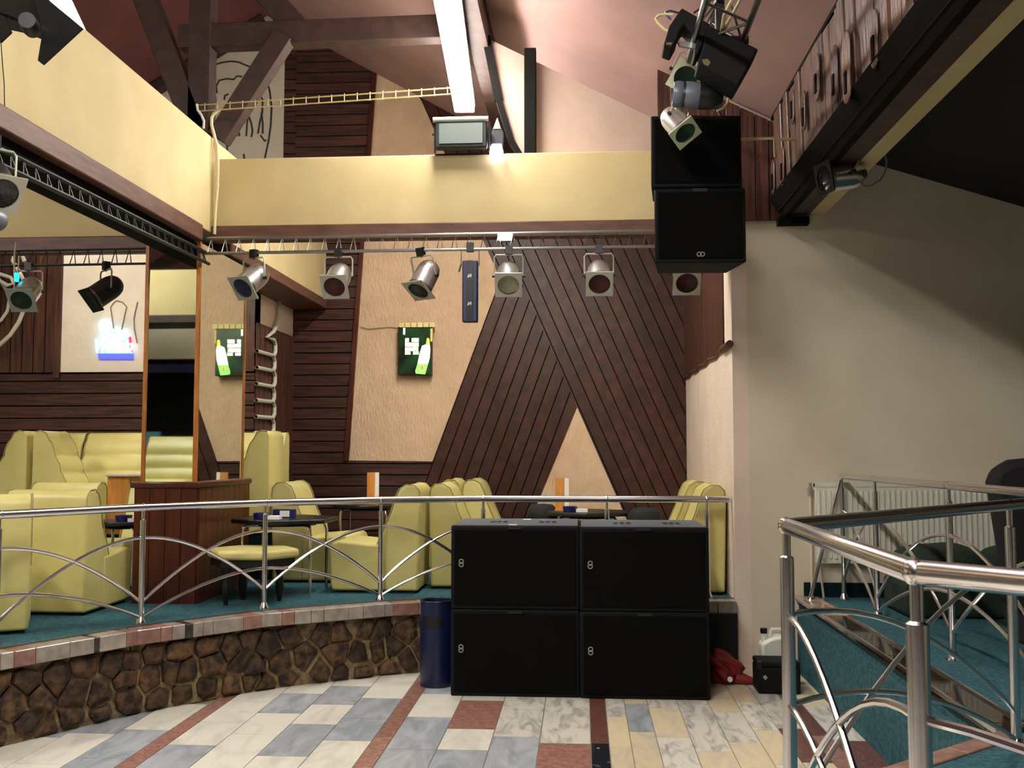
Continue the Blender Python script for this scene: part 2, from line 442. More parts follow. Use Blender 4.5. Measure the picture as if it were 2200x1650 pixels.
# upper left wall behind the roof truss, with a line mural
up = struct('wall_upper_left', MB().prism([(-9,YB-.02,4.2),(-3.546,YB-.02,4.2),(-3.546,YB-.02,7.3),(-9,YB-.02,7.3)], (0,.02,0)), 'grey_panel')
struct('wall_far_left', MB().box((-9.2,-4.2,-.1), (-9,12,7.5)), 'wall_cream')
struct('wall_far_right', MB().box((6.8,-4.2,-.1), (7,8.4,5)), 'wall_cream')
struct('wall_rear', MB().box((-9.2,-4.4,-.1), (7,-4.2,7.5)), 'wood_beam')
def mural(name, strokes, r=.011):
    for st in strokes:
        pts = [at(400+x*.1818, 60+y*.1818, Y=YB-.022) for x, y in st]
        o = obj(name, MB().tube(pts, r, 6), 'mural_line', up, smooth=True)
mural('painted_line', [
 [(330,440),(420,410),(530,395),(620,405),(700,440),(780,470)],
 [(365,770),(355,690),(390,620),(480,600),(560,610),(600,570),(660,575)],
 [(450,850),(460,800),(500,780)],
 [(820,790),(880,800),(905,850),(900,1000),(870,1120),(850,1250)],
 [(890,1000),(905,1130),(905,1250)],
 [(955,620),(990,760),(1010,950),(1000,1150),(975,1330),(930,1540)],
 [(740,970),(720,1130),(710,1280)],
 [(740,1040),(770,1130),(785,1220),(770,1290)],
 [(560,1120),(560,1220),(570,1300)], [(590,1080),(590,1200),(600,1280)], [(610,1060),(615,1180),(630,1280)],
 [(880,1270),(930,1340),(950,1320)],
 [(480,1340),(485,1420),(475,1600)], [(680,1490),(690,1560),(680,1630)], [(345,810),(350,860),(340,900)]])

# roof: folded planes that run with the depth of the room
RX, RZ = -3.766, 6.965; VX, VZ = -.8, 5.30
def roof(name, a, b, m, y0=-4.2, y1=YB):
    return struct(name, MB().prism([(a[0],y0,a[1]),(b[0],y0,b[1]),(b[0],y1,b[1]),(a[0],y1,a[1])], (0,0,.08)), m)
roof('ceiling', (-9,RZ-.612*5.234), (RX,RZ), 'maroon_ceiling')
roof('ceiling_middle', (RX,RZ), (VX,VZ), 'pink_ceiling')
RT = lambda x: 4.36+.5*(1.56-x)
roof('ceiling_right', (VX,RT(VX)), (1.6,RT(1.6)), 'pink_ceiling')
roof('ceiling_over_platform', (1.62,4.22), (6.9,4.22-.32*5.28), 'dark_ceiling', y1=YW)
struct('ceiling_valley_face', MB().box((VX-.02,-4.2,VZ-.02), (VX,YB,RT(VX)+.06)), 'wood_beam')
struct('trim_valley', MB().box((VX-.14,6.6,VZ-.16), (VX+.02,YB,VZ+.02)), 'wood_beam')
for i, y in enumerate((-1.0, 3.0)):
    struct('trim_rafter', MB().bar((-9,y,RZ-.612*5.234-.1),(RX,y,RZ-.1), .14, .18), 'wood_beam')

# loft wall on top of the cross beam
LW = lambda x: 4.82-.522*x
lf = struct('wall_loft', MB().prism([(-.42,8.5,4.05),(.95,8.5,4.05),(.95,8.5,LW(.95)),(-.80,8.5,LW(-.80)),(-.68,8.5,4.68),(-.57,8.5,4.3)], (0,.06,0)), 'loft_plaster')
for a, b in (((-.80,8.49,5.24),(-.69,8.49,4.68)), ((-.69,8.49,4.68),(-.58,8.49,4.32)), ((-.58,8.49,4.32),(-.46,8.49,4.12))):
    obj('edge_board', MB().bar(a, b, .07, .05), 'wood_black', lf)
# ---- beams
def beam(name, a, b, m): return struct(name, MB().box(a, b), m, bevel=.01)
beam('trim_cross_beam', (XLB-.02,8.1,3.53), (.98,8.5,4.11), 'cream_paint')
beam('trim_cross_beam_left', (-9,8.1,3.46), (XLB-.42,8.5,4.11), 'cream_paint')
beam('trim_left_beam', (XLB-.43,2.2,3.48), (XLB,YB-.05,4.27), 'cream_paint')
beam('trim_cross_strip', (XLB,8.04,3.41), (.98,8.14,3.54), 'wood_strip')
beam('trim_cross_strip_left', (-9,8.04,3.33), (XLB-.42,8.14,3.47), 'wood_strip')
beam('trim_left_strip', (XLB-.40,2.2,3.36), (XLB+.035,7.78,3.49), 'wood_strip')
beam('trim_left_strip_back', (XLB-.43,8.45,3.38), (XLB+.02,YB-.06,3.49), 'wood_strip')
beam('trim_left_soffit', (XLB-.36,2.2,3.30), (XLB-.03,7.9,3.37), 'wood_black')
beam('trim_rear_beam', (-9,2.1,3.5), (XLB-.43,2.5,4.12), 'cream_paint')
beam('trim_rear_strip', (-9,2.06,3.40), (XLB-.43,2.56,3.51), 'wood_beam')
# wall of the bar behind the camera, seen in the mirror
rw = struct('wall_rear_left', MB().box((-9,.9,0), (-3.6,1.1,3.6)), 'wood_black')
obj('painted_band', MB().box((-9,1.1,3.06), (-3.6,1.13,3.5)), 'white_panel', rw)
obj('blue_band', MB().box((-9,1.1,2.86), (-3.6,1.15,2.98)), 'blue_plastic', rw)
obj('cyan_panel', MB().box((-6.95,1.1,1.55), (-6.1,1.16,2.0)), 'cyan_panel', rw)

# right beam: carved panel, ledge, underside and cream strip
cb = struct('trim_carved_beam', MB().box((1.56,1.2,3.60), (1.86,YW,4.6)), 'wood_black')
obj('ledge', MB().prism([(1.49,1.2,3.70),(1.60,1.2,3.70),(1.66,1.2,3.57),(1.60,1.2,3.56)], (0,YW-1.26,0)), 'wood_black', cb)
obj('fascia', MB().box((1.66,1.2,3.575), (1.80,YW-.06,3.62)), 'wood_beam', cb)
obj('cream_strip', MB().box((1.80,1.2,3.585), (1.93,YW-.001,3.68)), 'cream_paint', cb)
rs = random.Random(11)
y = 3.2; n = 0
while y < YW-.1:
    wd = rs.uniform(.10,.17); y1 = min(y+wd, YW-.06)
    zt = 4.335+rs.uniform(-.01,.01)
    t = rs.uniform(.02,.05)
    obj('carved_board', MB().prism([(1.562-t,y+.003,3.70),(1.562-t,y1-.003,3.70),(1.545-t,y1-.003,zt),(1.545-t,y+.003,zt)], (t+.01,0,0)), 'carved_wood', cb, bevel=.006, seg=1)
    if n % 3 == 0:
        zc = rs.choice([3.86,3.98,4.10])+rs.uniform(-.05,.05); hh = rs.uniform(.05,.13); rr = rs.uniform(.05,.085)
        ym = y+wd/2
        ring = [(1.535-t, ym+rr*math.cos(k*PI/8), zc+(hh if k<=8 else -hh)+(rr*math.sin(k*PI/8))) for k in range(16)]
        obj('carved_boss', MB().prism(ring, (-.012,0,0)), 'carved_wood', cb, bevel=.006)
        obj('carved_notch', MB().box((1.515-t,ym-.02,zc-hh-.02), (1.54-t,ym+.02,zc-hh+.10)), 'wood_black', cb)
    y += wd; n += 1
mb = MB().bar((1.535,1.2,4.36), (1.535,YW-.05,4.36), .03, .03); obj('top_bead', mb, 'wood_black', cb)

# ---------------------------------------------------------------- platforms
edge = [(-4.3,.9),(-4.3,4.3),(-3.34,5.75),(-2.89,6.55),(-2.26,7.3),(-1.45,7.85),(-.8,8.1),(XR,8.15)]
pf = struct('floor_platform', MB().prism([(x,y,.458) for x, y in edge]+[(XR,YB,.458),(-9,YB,.458),(-9,.9,.458)], (0,0,ZP-.458)), 'carpet')
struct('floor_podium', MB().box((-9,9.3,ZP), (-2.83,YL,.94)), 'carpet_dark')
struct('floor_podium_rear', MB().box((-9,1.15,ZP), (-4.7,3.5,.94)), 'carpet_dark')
# stone riser with its stones, slab of mosaic trim along the edge
seg = []; s0 = 0
for (x0,y0),(x1,y1) in zip(edge, edge[1:]):
    l = math.hypot(x1-x0, y1-y0); seg.append((s0, l, Vector((x0,y0,0)), Vector(((x1-x0)/l,(y1-y0)/l,0)))); s0 += l
def along(s):
    for a, l, p, d in seg:
        if s <= a+l+1e-6: return p+d*(s-a), Vector((d.y,-d.x,0))
    a, l, p, d = seg[-1]; return p+d*(s-a), Vector((d.y,-d.x,0))
SL = s0
mb = MB()
for a, l, p, d in seg:
    n = Vector((d.y,-d.x,0)); q = p+d*l
    mb.prism([p-n*.06, q-n*.06, q-n*.30, p-n*.30], (0,0,.457))
rw = struct('wall_platform_riser', mb, 'mortar')
rs = random.Random(5)
S0, S1 = 3.4+.9, seg[5][0]+seg[5][1]
pts = []
SW, SH = .175, .15
ns = int((S1-S0)/SW)
for i in range(-1, ns+2):
    for j in range(-1, 5):
        pts.append((S0+(i+.5*(j%2)+rs.uniform(-.36,.36))*SW, (j+.4+rs.uniform(-.36,.36))*SH))
for (cx, cz) in pts:
    if not (S0 < cx < S1 and 0 < cz < .44): continue
    hp = [(0,1,.44),(0,-1,0),(-1,0,-S0),(1,0,S1)]
    for (ox, oz) in pts:
        dx, dz = ox-cx, oz-cz; dd = dx*dx+dz*dz
        if 0 < dd < .16: hp.append((dx, dz, (ox*ox+oz*oz-cx*cx-cz*cz)/2))
    q = clip([(cx-.4,-.1),(cx+.4,-.1),(cx+.4,.6),(cx-.4,.6)], hp)
    if len(q) < 3 or area(q) < .002: continue
    mx = sum(p[0] for p in q)/len(q); mz = sum(p[1] for p in q)/len(q)
    m = MB(); n = len(q); out = rs.uniform(.012,.04)
    def lay(k, o):
        r = []
        for u, v in q:
            P, N = along(mx+(u-mx)*k); r.append(P+N*(o-.06)+Vector((0,0,mz+(v-mz)*k)))
        return r
    kk = rs.uniform(.76,.92) if cz < .2 else rs.uniform(.88,.97)
    a, b, c = lay(kk,-.02), lay(kk-.05,out), lay(kk*.6,out+.014)
    fs = [(i,(i+1)%n,n+(i+1)%n,n+i) for i in range(n)]+[(n+i,n+(i+1)%n,2*n+(i+1)%n,2*n+i) for i in range(n)]+[tuple(range(2*n,3*n))]
    m.add(a+b+c, fs)
    obj('stone', m, 'stone', rw)
obj('riser_panel', MB().box((-.74,8.10,0), (XR-.002,8.215,.455)), 'black_cloth', rw)
# mosaic slab edge
te = frame_struct('trim_platform_edge')
s = 0
while s < SL-.02:
    m = rs.choice(['trim_marble_a']*5+['trim_marble_b']*2+['trim_marble_c'])
    l = rs.uniform(.03,.07) if m == 'trim_marble_c' else rs.uniform(.07,.24); s1 = min(s+l, SL)
    for a, ll, p, d in seg:                      # do not bridge a corner
        if s < a-1e-4 < s1: s1 = a
    P, N = along(s+1e-4); Q, _ = along(s1-1e-4)
    g = (Q-P).normalized()*.0015
    A = [P+g+N*.02, Q-g+N*.02, Q-g-N*.13, P+g-N*.13]
    obj('edge_tile', MB().prism([v+Vector((0,0,.455)) for v in A], (0,0,.095)), m, te, bevel=.004, seg=1)
    s = s1
# nosing strip
mb = MB()
for a, l, p, d in seg[1:]:
    n = Vector((d.y,-d.x,0)); mb.bar(p-n*.125+Vector((0,0,.553)), p+d*l-n*.125+Vector((0,0,.553)), .012, .01)
obj('metal_nosing', mb, 'chrome_dull', te)

# right platform
redge = [(1.68,YW),(1.68,4.30),(1.10,3.78),(.36,3.16),(.36,1.2),(.8,.6),(6.7,.6),(6.7,YW)]
rp = struct('floor_platform_right', MB().prism([(x,y,ZR-.1) for x, y in redge], (0,0,.1)), 'carpet')
struct('wall_platform_right', MB().prism([(x,y,0) for x, y in [(1.665,YW),(1.665,4.27),(1.10,3.80),(.38,3.19),(.38,1.22),(.8,.62),(6.7,.62),(6.7,YW)]], (0,0,ZR-.1)), 'carpet')
tr_ = frame_struct('trim_right_edge')
y = YW-.02; k = 0; rs = random.Random(2)
lens = [.95,.5,.9,.6,.8,.5]
while y > 4.32:
    y0 = max(y-lens[k % 6], 4.31)
    obj('edge_slab', MB().box((1.655,y0+.002,ZR-.03), (1.80,y-.002,ZR+.008)), ['granite_gloss','granite_black'][k % 2 if k < 2 else 1], tr_, bevel=.004, seg=1)
    y = y0; k += 1
P0 = Vector((1.68,4.30,ZR)); P1 = Vector((.36,3.16,ZR)); dd = (P1-P0).normalized(); nn = Vector((-dd.y,dd.x,0))*-1
if nn.y < 0: nn = -nn
t = 0; L_ = (P1-P0).length
while t < L_-.01:
    t1 = min(t+rs.uniform(.25,.4), L_); a = P0+dd*(t+.002); b = P0+dd*(t1-.002)
    obj('edge_slab', MB().prism([v+Vector((0,0,-.03)) for v in (a+nn*.02, b+nn*.02, b-nn*.07, a-nn*.07)], (0,0,.038)), 'trim_marble_b', tr_, bevel=.004, seg=1); t = t1
for x_, y_ in ((1.68,4.3),): pass
mb = MB().bar((1.652,YW,ZR+.005),(1.652,4.3,ZR+.005), .012, .02).bar((1.806,YW,ZR+.012),(1.806,4.3,ZR+.012), .014, .012)
obj('metal_nosing', mb, 'chrome', tr_)

# ================================================================ THINGS
# ---------------------------------------------------------------- mirror column
col = thing('mirror_column', 'square column clad in mirrors with orange wood edging above a dark panelled pedestal', 'column', (-3.22,8.36,ZP))
cx0, cx1, cy0, cy1 = -3.432, -2.993, 7.8, 8.935
zt, zb = 3.36, 1.47
obj('core', MB().box((cx0+.02,cy0+.02,zb), (cx1-.02,cy1-.02,zt)), 'wood_beam', col)
obj('mirror_pane', MB().box((cx0+.02,cy0+.012,zb), (cx1-.012,cy0+.02,zt)), 'mirror', col, label='tall mirror pane facing the dance floor')
obj('mirror_pane', MB().box((cx1-.02,cy0+.02,zb), (cx1-.012,cy1-.01,zt)), 'mirror', col, label='tall mirror pane facing the alcove')
obj('mirror_pane', MB().box((cx0+.012,cy0+.02,zb), (cx0+.02,cy1-.01,zt)), 'mirror', col)
for x, y, wx, wy in ((cx0+.012,cy0+.012,.026,.026),(cx1-.012,cy0+.012,.03,.03),(cx1-.012,cy1-.006,.02,.014),(cx0+.012,cy1-.006,.02,.014)):
    obj('edging', MB().box((x-wx/2,y-wy/2,zb), (x+wx/2,y+wy/2,zt)), 'trim_orange', col)
obj('pedestal', MB().box((cx0-.03,cy0-.03,ZP-.005), (cx1+.03,cy1+.03,zb-.03)), 'mahogany', col)
for i in range(4):
    x0 = cx0-.03+i*.125
    obj('pedestal_board', MB().box((x0+.003,cy0-.045,ZP), (min(x0+.122,cx1+.03),cy0-.028,zb-.04)), 'mahogany', col)
for i in range(9):
    y0 = cy0-.03+i*.133
    obj('pedestal_board', MB().box((cx1+.028,y0+.003,ZP), (cx1+.045,min(y0+.130,cy1+.03),zb-.04)), 'mahogany', col)
obj('pedestal_cap', MB().box((cx0-.06,cy0-.06,zb-.045), (cx1+.06,cy1+.05,zb)), 'mahogany', col, bevel=.008)

# ---------------------------------------------------------------- roof timbers
def timber(name, label, a, b, w_, h_, m='wood_beam', **k):
    return tag(obj(name, MB().bar(a, b, w_, h_), m, bevel=.006, seg=1, **k), label, 'roof timber', 'timbers of the roof truss')
timber('king_post', 'upright dark post of the roof truss standing on the beam corner', (-3.2,8.3,4.2), (-3.2,8.3,6.57), .19, .16)
timber('tie_beam', 'level dark tie beam running from the post to the roof valley', (-3.39,8.3,5.21), (-.86,8.3,5.24), .15, .2)
timber('left_brace', 'slanting dark brace rising from the post foot under the maroon ceiling', at(425,285,Y=8.3), at(292,-60,Y=8.3), .16, .19)
timber('right_brace', 'slanting dark brace from the post foot up to the tie beam', at(470,300,Y=8.25), at(612,78,Y=8.25), .14, .17)
timber('rafter_strut', 'short dark strut rising from the tie beam to the ridge', at(650,75,Y=8.33), at(560,-25,Y=8.33), .15, .2)
timber('verge_rafter', 'dark sloping rafter along the gable under the maroon ceiling', (-5.3,YB-.12,RZ-.612*1.534-.1), (RX,YB-.12,RZ-.1), .12, .13)
timber('loft_post', 'black upright post standing on the cream cross beam', (-.42,8.44,4.1), (-.42,8.44,5.1), .10, .08, m='wood_black')

# ---------------------------------------------------------------- fluorescent fixtures
def fixture(y0, y1, xa, xb, label):
    L = thing('fluorescent_fixture', label, 'ceiling light', ((xa+xb)/2,(y0+y1)/2,5.05))
    d = Vector((xb-xa, y1-y0, 0)).normalized(); n = Vector((d.y,-d.x,0))
    A = Vector((xa,y0,5.0)); B = Vector((xb,y1,5.0))
    obj('housing', MB().bar(A+Vector((0,0,.06)), B+Vector((0,0,.06)), .20, .05), 'tube_housing', L)
    obj('diffuser', MB().bar(A, B, .19, .07), 'tube_light', L, bevel=.015)
    for t in (.15, .85):
        p = A+(B-A)*t
        zt = min(RZ-.566*(p.x-RX), 5.6)
        obj('hanger', MB().tube([p+Vector((0,0,.08)), (p.x,p.y,zt)], .006, 6), 'cable_grey', L)
    return L
def hidden_fill_fixture(xa, xb, y, label):  # added fill lights, unseen behind the cross beams, brightening alcove and benches
    L = thing('fluorescent_fixture', label, 'ceiling light', ((xa+xb)/2,y,3.85))
    obj('housing', MB().box((xa,y-.08,3.82), (xb,y+.03,3.90)), 'tube_housing', L)
    obj('tube', MB().tube([(xa+.04,y+.01,3.79),(xb-.04,y+.01,3.79)], .019, 10), 'tube_light', L, smooth=True)
    for x in (xa+.03, xb-.03): obj('socket', MB().box((x-.012,y-.015,3.765), (x+.012,y+.035,3.825)), 'tube_housing', L)
fixture(6.95, 9.62, -.95, -1.113, 'long glowing fluorescent light above the floodlight on the cross beam')
fixture(1.7, 4.3, -.80, -.90, 'fluorescent ceiling light over the middle of the dance floor')
fixture(-1.9, .7, -.75, -.80, 'fluorescent ceiling light over the rear of the dance floor')
fixture(3.0, 5.6, -6.3, -6.3, 'fluorescent ceiling light over the left platform')
hidden_fill_fixture(-1.2, .6, 8.58, 'unseen fluorescent fill light added behind the cross beam to brighten the alcove')
hidden_fill_fixture(-5.6, -4.0, 8.58, 'unseen fluorescent fill light added behind the left cross beam to brighten the benches')

# ---------------------------------------------------------------- floodlight and spot lamp on the cross beam
p0 = at(932,258,Y=7.98); p1 = at(1050,258,Y=7.98); pb = at(940,318,Y=7.98)
fd = thing('floodlight', 'rectangular grey floodlight with pale glass on the cream cross beam', 'floodlight', (-.95,8.0,4.11))
zt, zb_ = p0.z, pb.z
xm0, xm1 = p0.x+.015, p1.x-.01
obj('housing', MB().prism([(xm0,7.94,zt-.01),(xm0,8.16,zt-.03),(xm0,8.2,zb_+.07),(xm0,8.02,zb_-.01),(xm0,7.95,zb_-.01)], (xm1-xm0,0,0)), 'black_metal', fd, bevel=.01)
obj('glass', MB().box((xm0+.035,7.93,zb_+.02), (xm1-.035,7.945,zt-.045)), 'flood_glass', fd)
obj('visor', MB().tube([(p0.x,7.94,zt-.012),(p1.x,7.94,zt-.012)], .021, 10), 'gel_frame', fd, smooth=True)
obj('bracket', MB().bar((xm0-.012,8.03,zt-.05),(xm0-.012,8.03,4.105), .012, .04).bar((xm1+.012,8.03,zt-.05),(xm1+.012,8.03,4.105), .012, .04).box((xm0-.02,8.10,4.10),(xm1+.02,8.16,4.115)), 'black_metal', fd)
obj('knob', MB().lathe([(0,-.01),(.014,-.01),(.014,.01),(0,.01)], (xm0-.022,8.03,zt-.1), 10, Matrix.Rotation(PI/2,3,'Y')), 'black_metal', fd)
q = at(1066,312,Y=8.02)
sl_ = thing('spot_lamp', 'small lit lamp with a dark reflector beside the floodlight', 'lamp', (q.x,8.08,4.11))
obj('lamp_glass', MB().prism([(q.x-.055,8.02,4.085),(q.x+.055,8.02,4.085),(q.x+.04,8.02,4.165),(q.x-.035,8.02,4.165)], (0,.05,0)), 'spot_light', sl_, bevel=.006)
obj('reflector', MB().prism([(q.x-.05,8.10,4.11),(q.x+.05,8.10,4.11),(q.x+.055,8.10,4.28),(q.x+.0,8.10,4.40),(q.x-.05,8.10,4.28)], (0,.03,0)), 'black_metal', sl_, bevel=.004)
obj('reflector_tip', MB().prism([(q.x-.03,8.09,4.31),(q.x+.03,8.09,4.31),(q.x+.004,8.09,4.40)], (0,.008,0)), 'steel_gold', sl_)
obj('base', MB().box((q.x-.06,8.04,4.105), (q.x+.06,8.16,4.12)), 'black_metal', sl_)

# ---------------------------------------------------------------- trusses
def ladder(name, label, A, B, drop, pitch, r=.016, m='chrome_dull', vee=True, rung_r=.005, w_=0):
    """flat lattice: two chords (A..B upper, lowered by drop) with bent rods between"""
    A = Vector(A); B = Vector(B); dz = Vector(drop); L = (B-A).length; d = (B-A)/L
    T = thing(name, label, 'lighting truss', tuple(A), group='lattice trusses hung with lights')
    obj('upper_chord', MB().tube([A,B], r, 8), m, T, smooth=True)
    obj('lower_chord', MB().tube([A+dz,B+dz], r, 8), m, T, smooth=True)
    n = int(L/pitch); proto = None
    for i in range(n):
        a = A+d*(i+.5)*pitch
        if vee: pts = [a-d*pitch*.22+dz, a, a+d*pitch*.22+dz]
        else: pts = [a+dz*1.15, a-dz*.25]
        if proto is None:
            proto = obj('lattice_rod', MB().tube(pts, rung_r, 5), m, T); base = a
        else:
            c = proto.copy(); C.objects.link(c); c.location = tuple(a-base)
    return T
ladder('light_truss', 'slim chrome lattice truss under the cream cross beam, carrying spotlights', (-3.0,7.9,3.405), (1.1,7.9,3.415), (0,-.02,-.125), .115, r=.013)
ladder('light_truss', 'dark lattice truss left of the mirror column, in front of the white panel', (-6.2,7.9,3.32), (-3.45,7.9,3.33), (0,-.02,-.125), .115, r=.010, m='black_metal')
ladder('light_truss', 'black lattice truss running along the underside of the left beam', (-3.08,3.2,3.29), (-2.98,7.9,3.29), (.02,0,-.09), .12, r=.014, m='black_metal')
ladder('cable_ladder', 'thin gold lattice hung level below the tie beam of the roof', (-3.11,8.0,4.53), (-.98,8.0,4.625), (0,0,-.05), .105, r=.006, m='steel_gold', vee=False, rung_r=.004)
# deep triangular truss that carries scanners and hanging speakers
T = thing('box_truss', 'grey triangular truss running overhead, carrying scanners above the hanging speakers', 'lighting truss', (.8,5.5,4.1))
ch = [Vector((.94,0,4.08)), Vector((.66,0,4.08)), Vector((.80,0,4.32))]
for c in ch: obj('chord', MB().tube([c+Vector((0,2.0,0)), c+Vector((0,7.05,0))], .018, 8), 'chrome_dull', T, smooth=True)
for i in range(18):
    y0 = 2.1+i*.27
    for a, b in ((0,1),(1,2),(2,0)):
        P, Q = (ch[a], ch[b]) if i % 2 else (ch[b], ch[a])
        obj('lattice_rod', MB().tube([P+Vector((0,y0,0)), Q+Vector((0,y0+.27,0))], .008, 6), 'chrome_dull', T)
for y in (2.6, 6.6): obj('hanger', MB().tube([(.8,y,4.32),(.8,y,RT(.8)+.03)], .008, 6), 'cable_black', T)

# ---------------------------------------------------------------- spotlights (par cans)
def make_par():
    t = thing('spotlight', 'proto', 'spotlight', (0,0,0))
    tilt = Matrix.Rotation(math.radians(-40), 4, 'X')        # local: beam along -Y, tipped down
    M = Matrix.Translation((0,0,-.205)) @ Matrix.Rotation(math.radians(38), 4, 'X')
    # lathe profile along z -> map z to +Y (back)
    Rz = Matrix.Rotation(-PI/2, 4, 'X')
    prof = [(.094,-.13),(.094,.03),(.090,.07),(.077,.108),(.053,.135),(.025,.148),(0,.151)]
    b = MB().lathe(prof, n=22, caps=False); b.xf(M @ Rz); obj('can', b, 'can_alu', t, smooth=True)
    ri = MB().lathe([(.095,-.135),(.100,-.135),(.100,-.115),(.095,-.115)], n=22, caps=False); ri.xf(M @ Rz)
    obj('rim', ri, 'chrome_dull', t, smooth=True)
    # square gel frame with a round opening
    f = MB(); n = 32; h = .104; vs = []
    for k in range(n):
        a = 2*PI*k/n; c, s_ = math.cos(a), math.sin(a); q = h/max(abs(c),abs(s_))
        vs += [(c*.083,-.140,s_*.083),(c*q,-.140,s_*q),(c*.083,-.150,s_*.083),(c*q,-.150,s_*q)]
    fs = []
    for k in range(n):
        a, b2 = 4*k, 4*((k+1) % n)
        fs += [(a+2,a+3,b2+3,b2+2),(a,b2,b2+1,a+1),(a+1,b2+1,b2+3,a+3),(a,a+2,b2+2,b2)]
    f.add(vs, fs); f.xf(M); obj('gel_frame', f, 'gel_frame', t)
    g = MB()
    for k in range(-6,7):
        u = k*.0125; e = math.sqrt(max(0,.083**2-u*u))
        g.bar((u,-.146,-e),(u,-.146,e), .0012, .0012); g.bar((-e,-.146,u),(e,-.146,u), .0012, .0012)
    g.xf(M); gr = obj('grille', g, 'grille_wire', t)
    l = MB().lathe([(.0,-.08),(.05,-.09),(.09,-.115)], n=20, caps=False); l.xf(M @ Rz); obj('lens', l, 'lens_red', t, smooth=True)
    # yoke and clamp
    y = MB().tube([(-.112,0,-.205),(-.112,0,-.06),(-.098,0,-.04),(.098,0,-.04),(.112,0,-.06),(.112,0,-.205)], .007, 8)
    obj('yoke', y, 'gel_frame', t, smooth=True)
    for s_ in (-1,1):
        k = MB().lathe([(0,-.012),(.013,-.012),(.013,.012),(0,.012)], (s_*.118,0,-.205), 10, Matrix.Rotation(PI/2,3,'Y')); obj('knob', k, 'black_metal', t)
    obj('clamp', MB().cbox((0,0,-.005), (.055,.05,.065)).tube([(0,0,-.05),(0,0,-.02)], .008, 6), 'black_metal', t)
    return t
par = make_par(); freeze(par)
ZT = 3.30
GP = 'spotlights hung along the lattice trusses'
spots = [(545,.45,'lens_blue','chrome spotlight with a blue lens beside the mirror column'),
         (727,.02,'lens_red','chrome spotlight with a red lens over the dark boards left of the plaster panel'),
         (903,.75,'lens_dark','chrome spotlight turned aside with a dark lens over the plaster panel'),
         (1093,-.05,'lens_clear','chrome spotlight with a clear lens next to the blue strip light'),
         (1287,.0,'lens_red','chrome spotlight with a red lens between the clear spotlight and the hanging speakers'),
         (1472,.0,'lens_red','chrome spotlight half hidden below the hanging speakers')]
first = True
for px, yaw, ln, lb in spots:
    X = at(px,560,Y=7.87).x
    if first:
        par.matrix_basis = Matrix.Translation((X,7.875,ZT-.025)) @ Matrix.Rotation(-yaw,4,'Z'); par['label'] = lb; par['group'] = GP
        for c in bpy.data.objects:
            if c.parent == par and c.name.startswith('lens'): c.data.materials[0] = MATS[ln]
        first = False
    else: dup(par, (X,7.875,ZT-.025), -yaw, lb, GP, swap={'lens': ln}, rot=(Matrix.Rotation(-yaw*.75,3,'Z') @ Matrix.Rotation(.3,3,'X')) if yaw > .5 else None)
for px, yaw, ln, lb, sw in ((228,.75,'lens_green','dark spotlight with a green lens in front of the lit white panel', {'can':'black_metal','gel_frame':'black_metal','yoke':'cable_grey'}),
                        (62,-.1,'lens_green','spotlight with a green lens in front of upright boards, beside a cyan lamp', {})):
    X = at(px,560,Y=7.87).x
    sw = dict(sw); sw['lens'] = ln
    dup(par, (X,7.875,ZT-.105), -yaw, lb, GP, swap=sw)
dup(par, (-2.98,4.93,3.285), .9, 'black spotlight under the near end of the left beam', GP, swap={'can':'black_metal','lens':'lens_dark'})
dup(par, at(1842,322,Y=6.75), 0, 'chrome spotlight clamped below the carved beam, its cable looped', GP, rot=Matrix.Rotation(-1.3,3,'Z') @ Matrix.Rotation(-.5,3,'X'), swap={'can':'chrome','lens':'lens_dark','gel_frame':'black_metal','grille':'black_metal'})
pm = at(1842,322,Y=6.75)
tag(obj('beam_clamp_arm', MB().bar((pm.x,6.75,pm.z), (pm.x-.02,6.75,3.60), .03, .03), 'black_metal'), 'short black arm fixing the chrome spotlight to the carved beam', 'bracket')
lp = [at(x,y,Y=6.72) for x, y in ((1886,312),(1900,326),(1905,348),(1902,368),(1892,386),(1874,398),(1858,401),(1848,392))]
tag(obj('spot_cable', MB().tube(lp, .006, 6), 'cable_grey', smooth=True), 'thin grey cable looping round the spotlight on the carved beam', 'cable')
# strip light
q = at(1010,560,Y=7.88); q2 = at(1010,692,Y=7.88)
st = thing('strip_light', 'upright blue and black strip light hanging between two spotlights', 'strip light', (q.x,7.88,q2.z))
obj('body', MB().box((q.x-.06,7.86,q2.z), (q.x+.06,7.94,q.z)), 'strip_blue', st, bevel=.01)
obj('face', MB().box((q.x-.026,7.845,q2.z+.004), (q.x+.026,7.862,q.z-.004)), 'strip_black', st)
for k in (.26,.71):
    zc = q.z+(q2.z-q.z)*k
    obj('emblem', MB().prism([(q.x+a*.018,7.842,zc+b*.018) for a, b in ((-1,-.6),(-.4,1),(0,.1),(.4,1),(1,.4),(.6,-.8),(.1,-.2),(-.5,-.9))], (0,.005,0)), 'badge', st, label='small pale emblem')
obj('yoke', MB().tube([(q.x-.07,7.88,q.z-.04),(q.x-.07,7.88,q.z+.08),(q.x+.07,7.88,q.z+.08),(q.x+.07,7.88,q.z-.04)], .006, 6), 'cable_grey', st)
obj('clamp', MB().cbox((q.x,7.88,q.z+.105), (.055,.05,.07)), 'black_metal', st)
obj('handle', MB().tube([(q.x-.07,7.87,q.z-.03),(q.x-.085,7.86,q.z-.09)], .007, 6), 'black_metal', st)
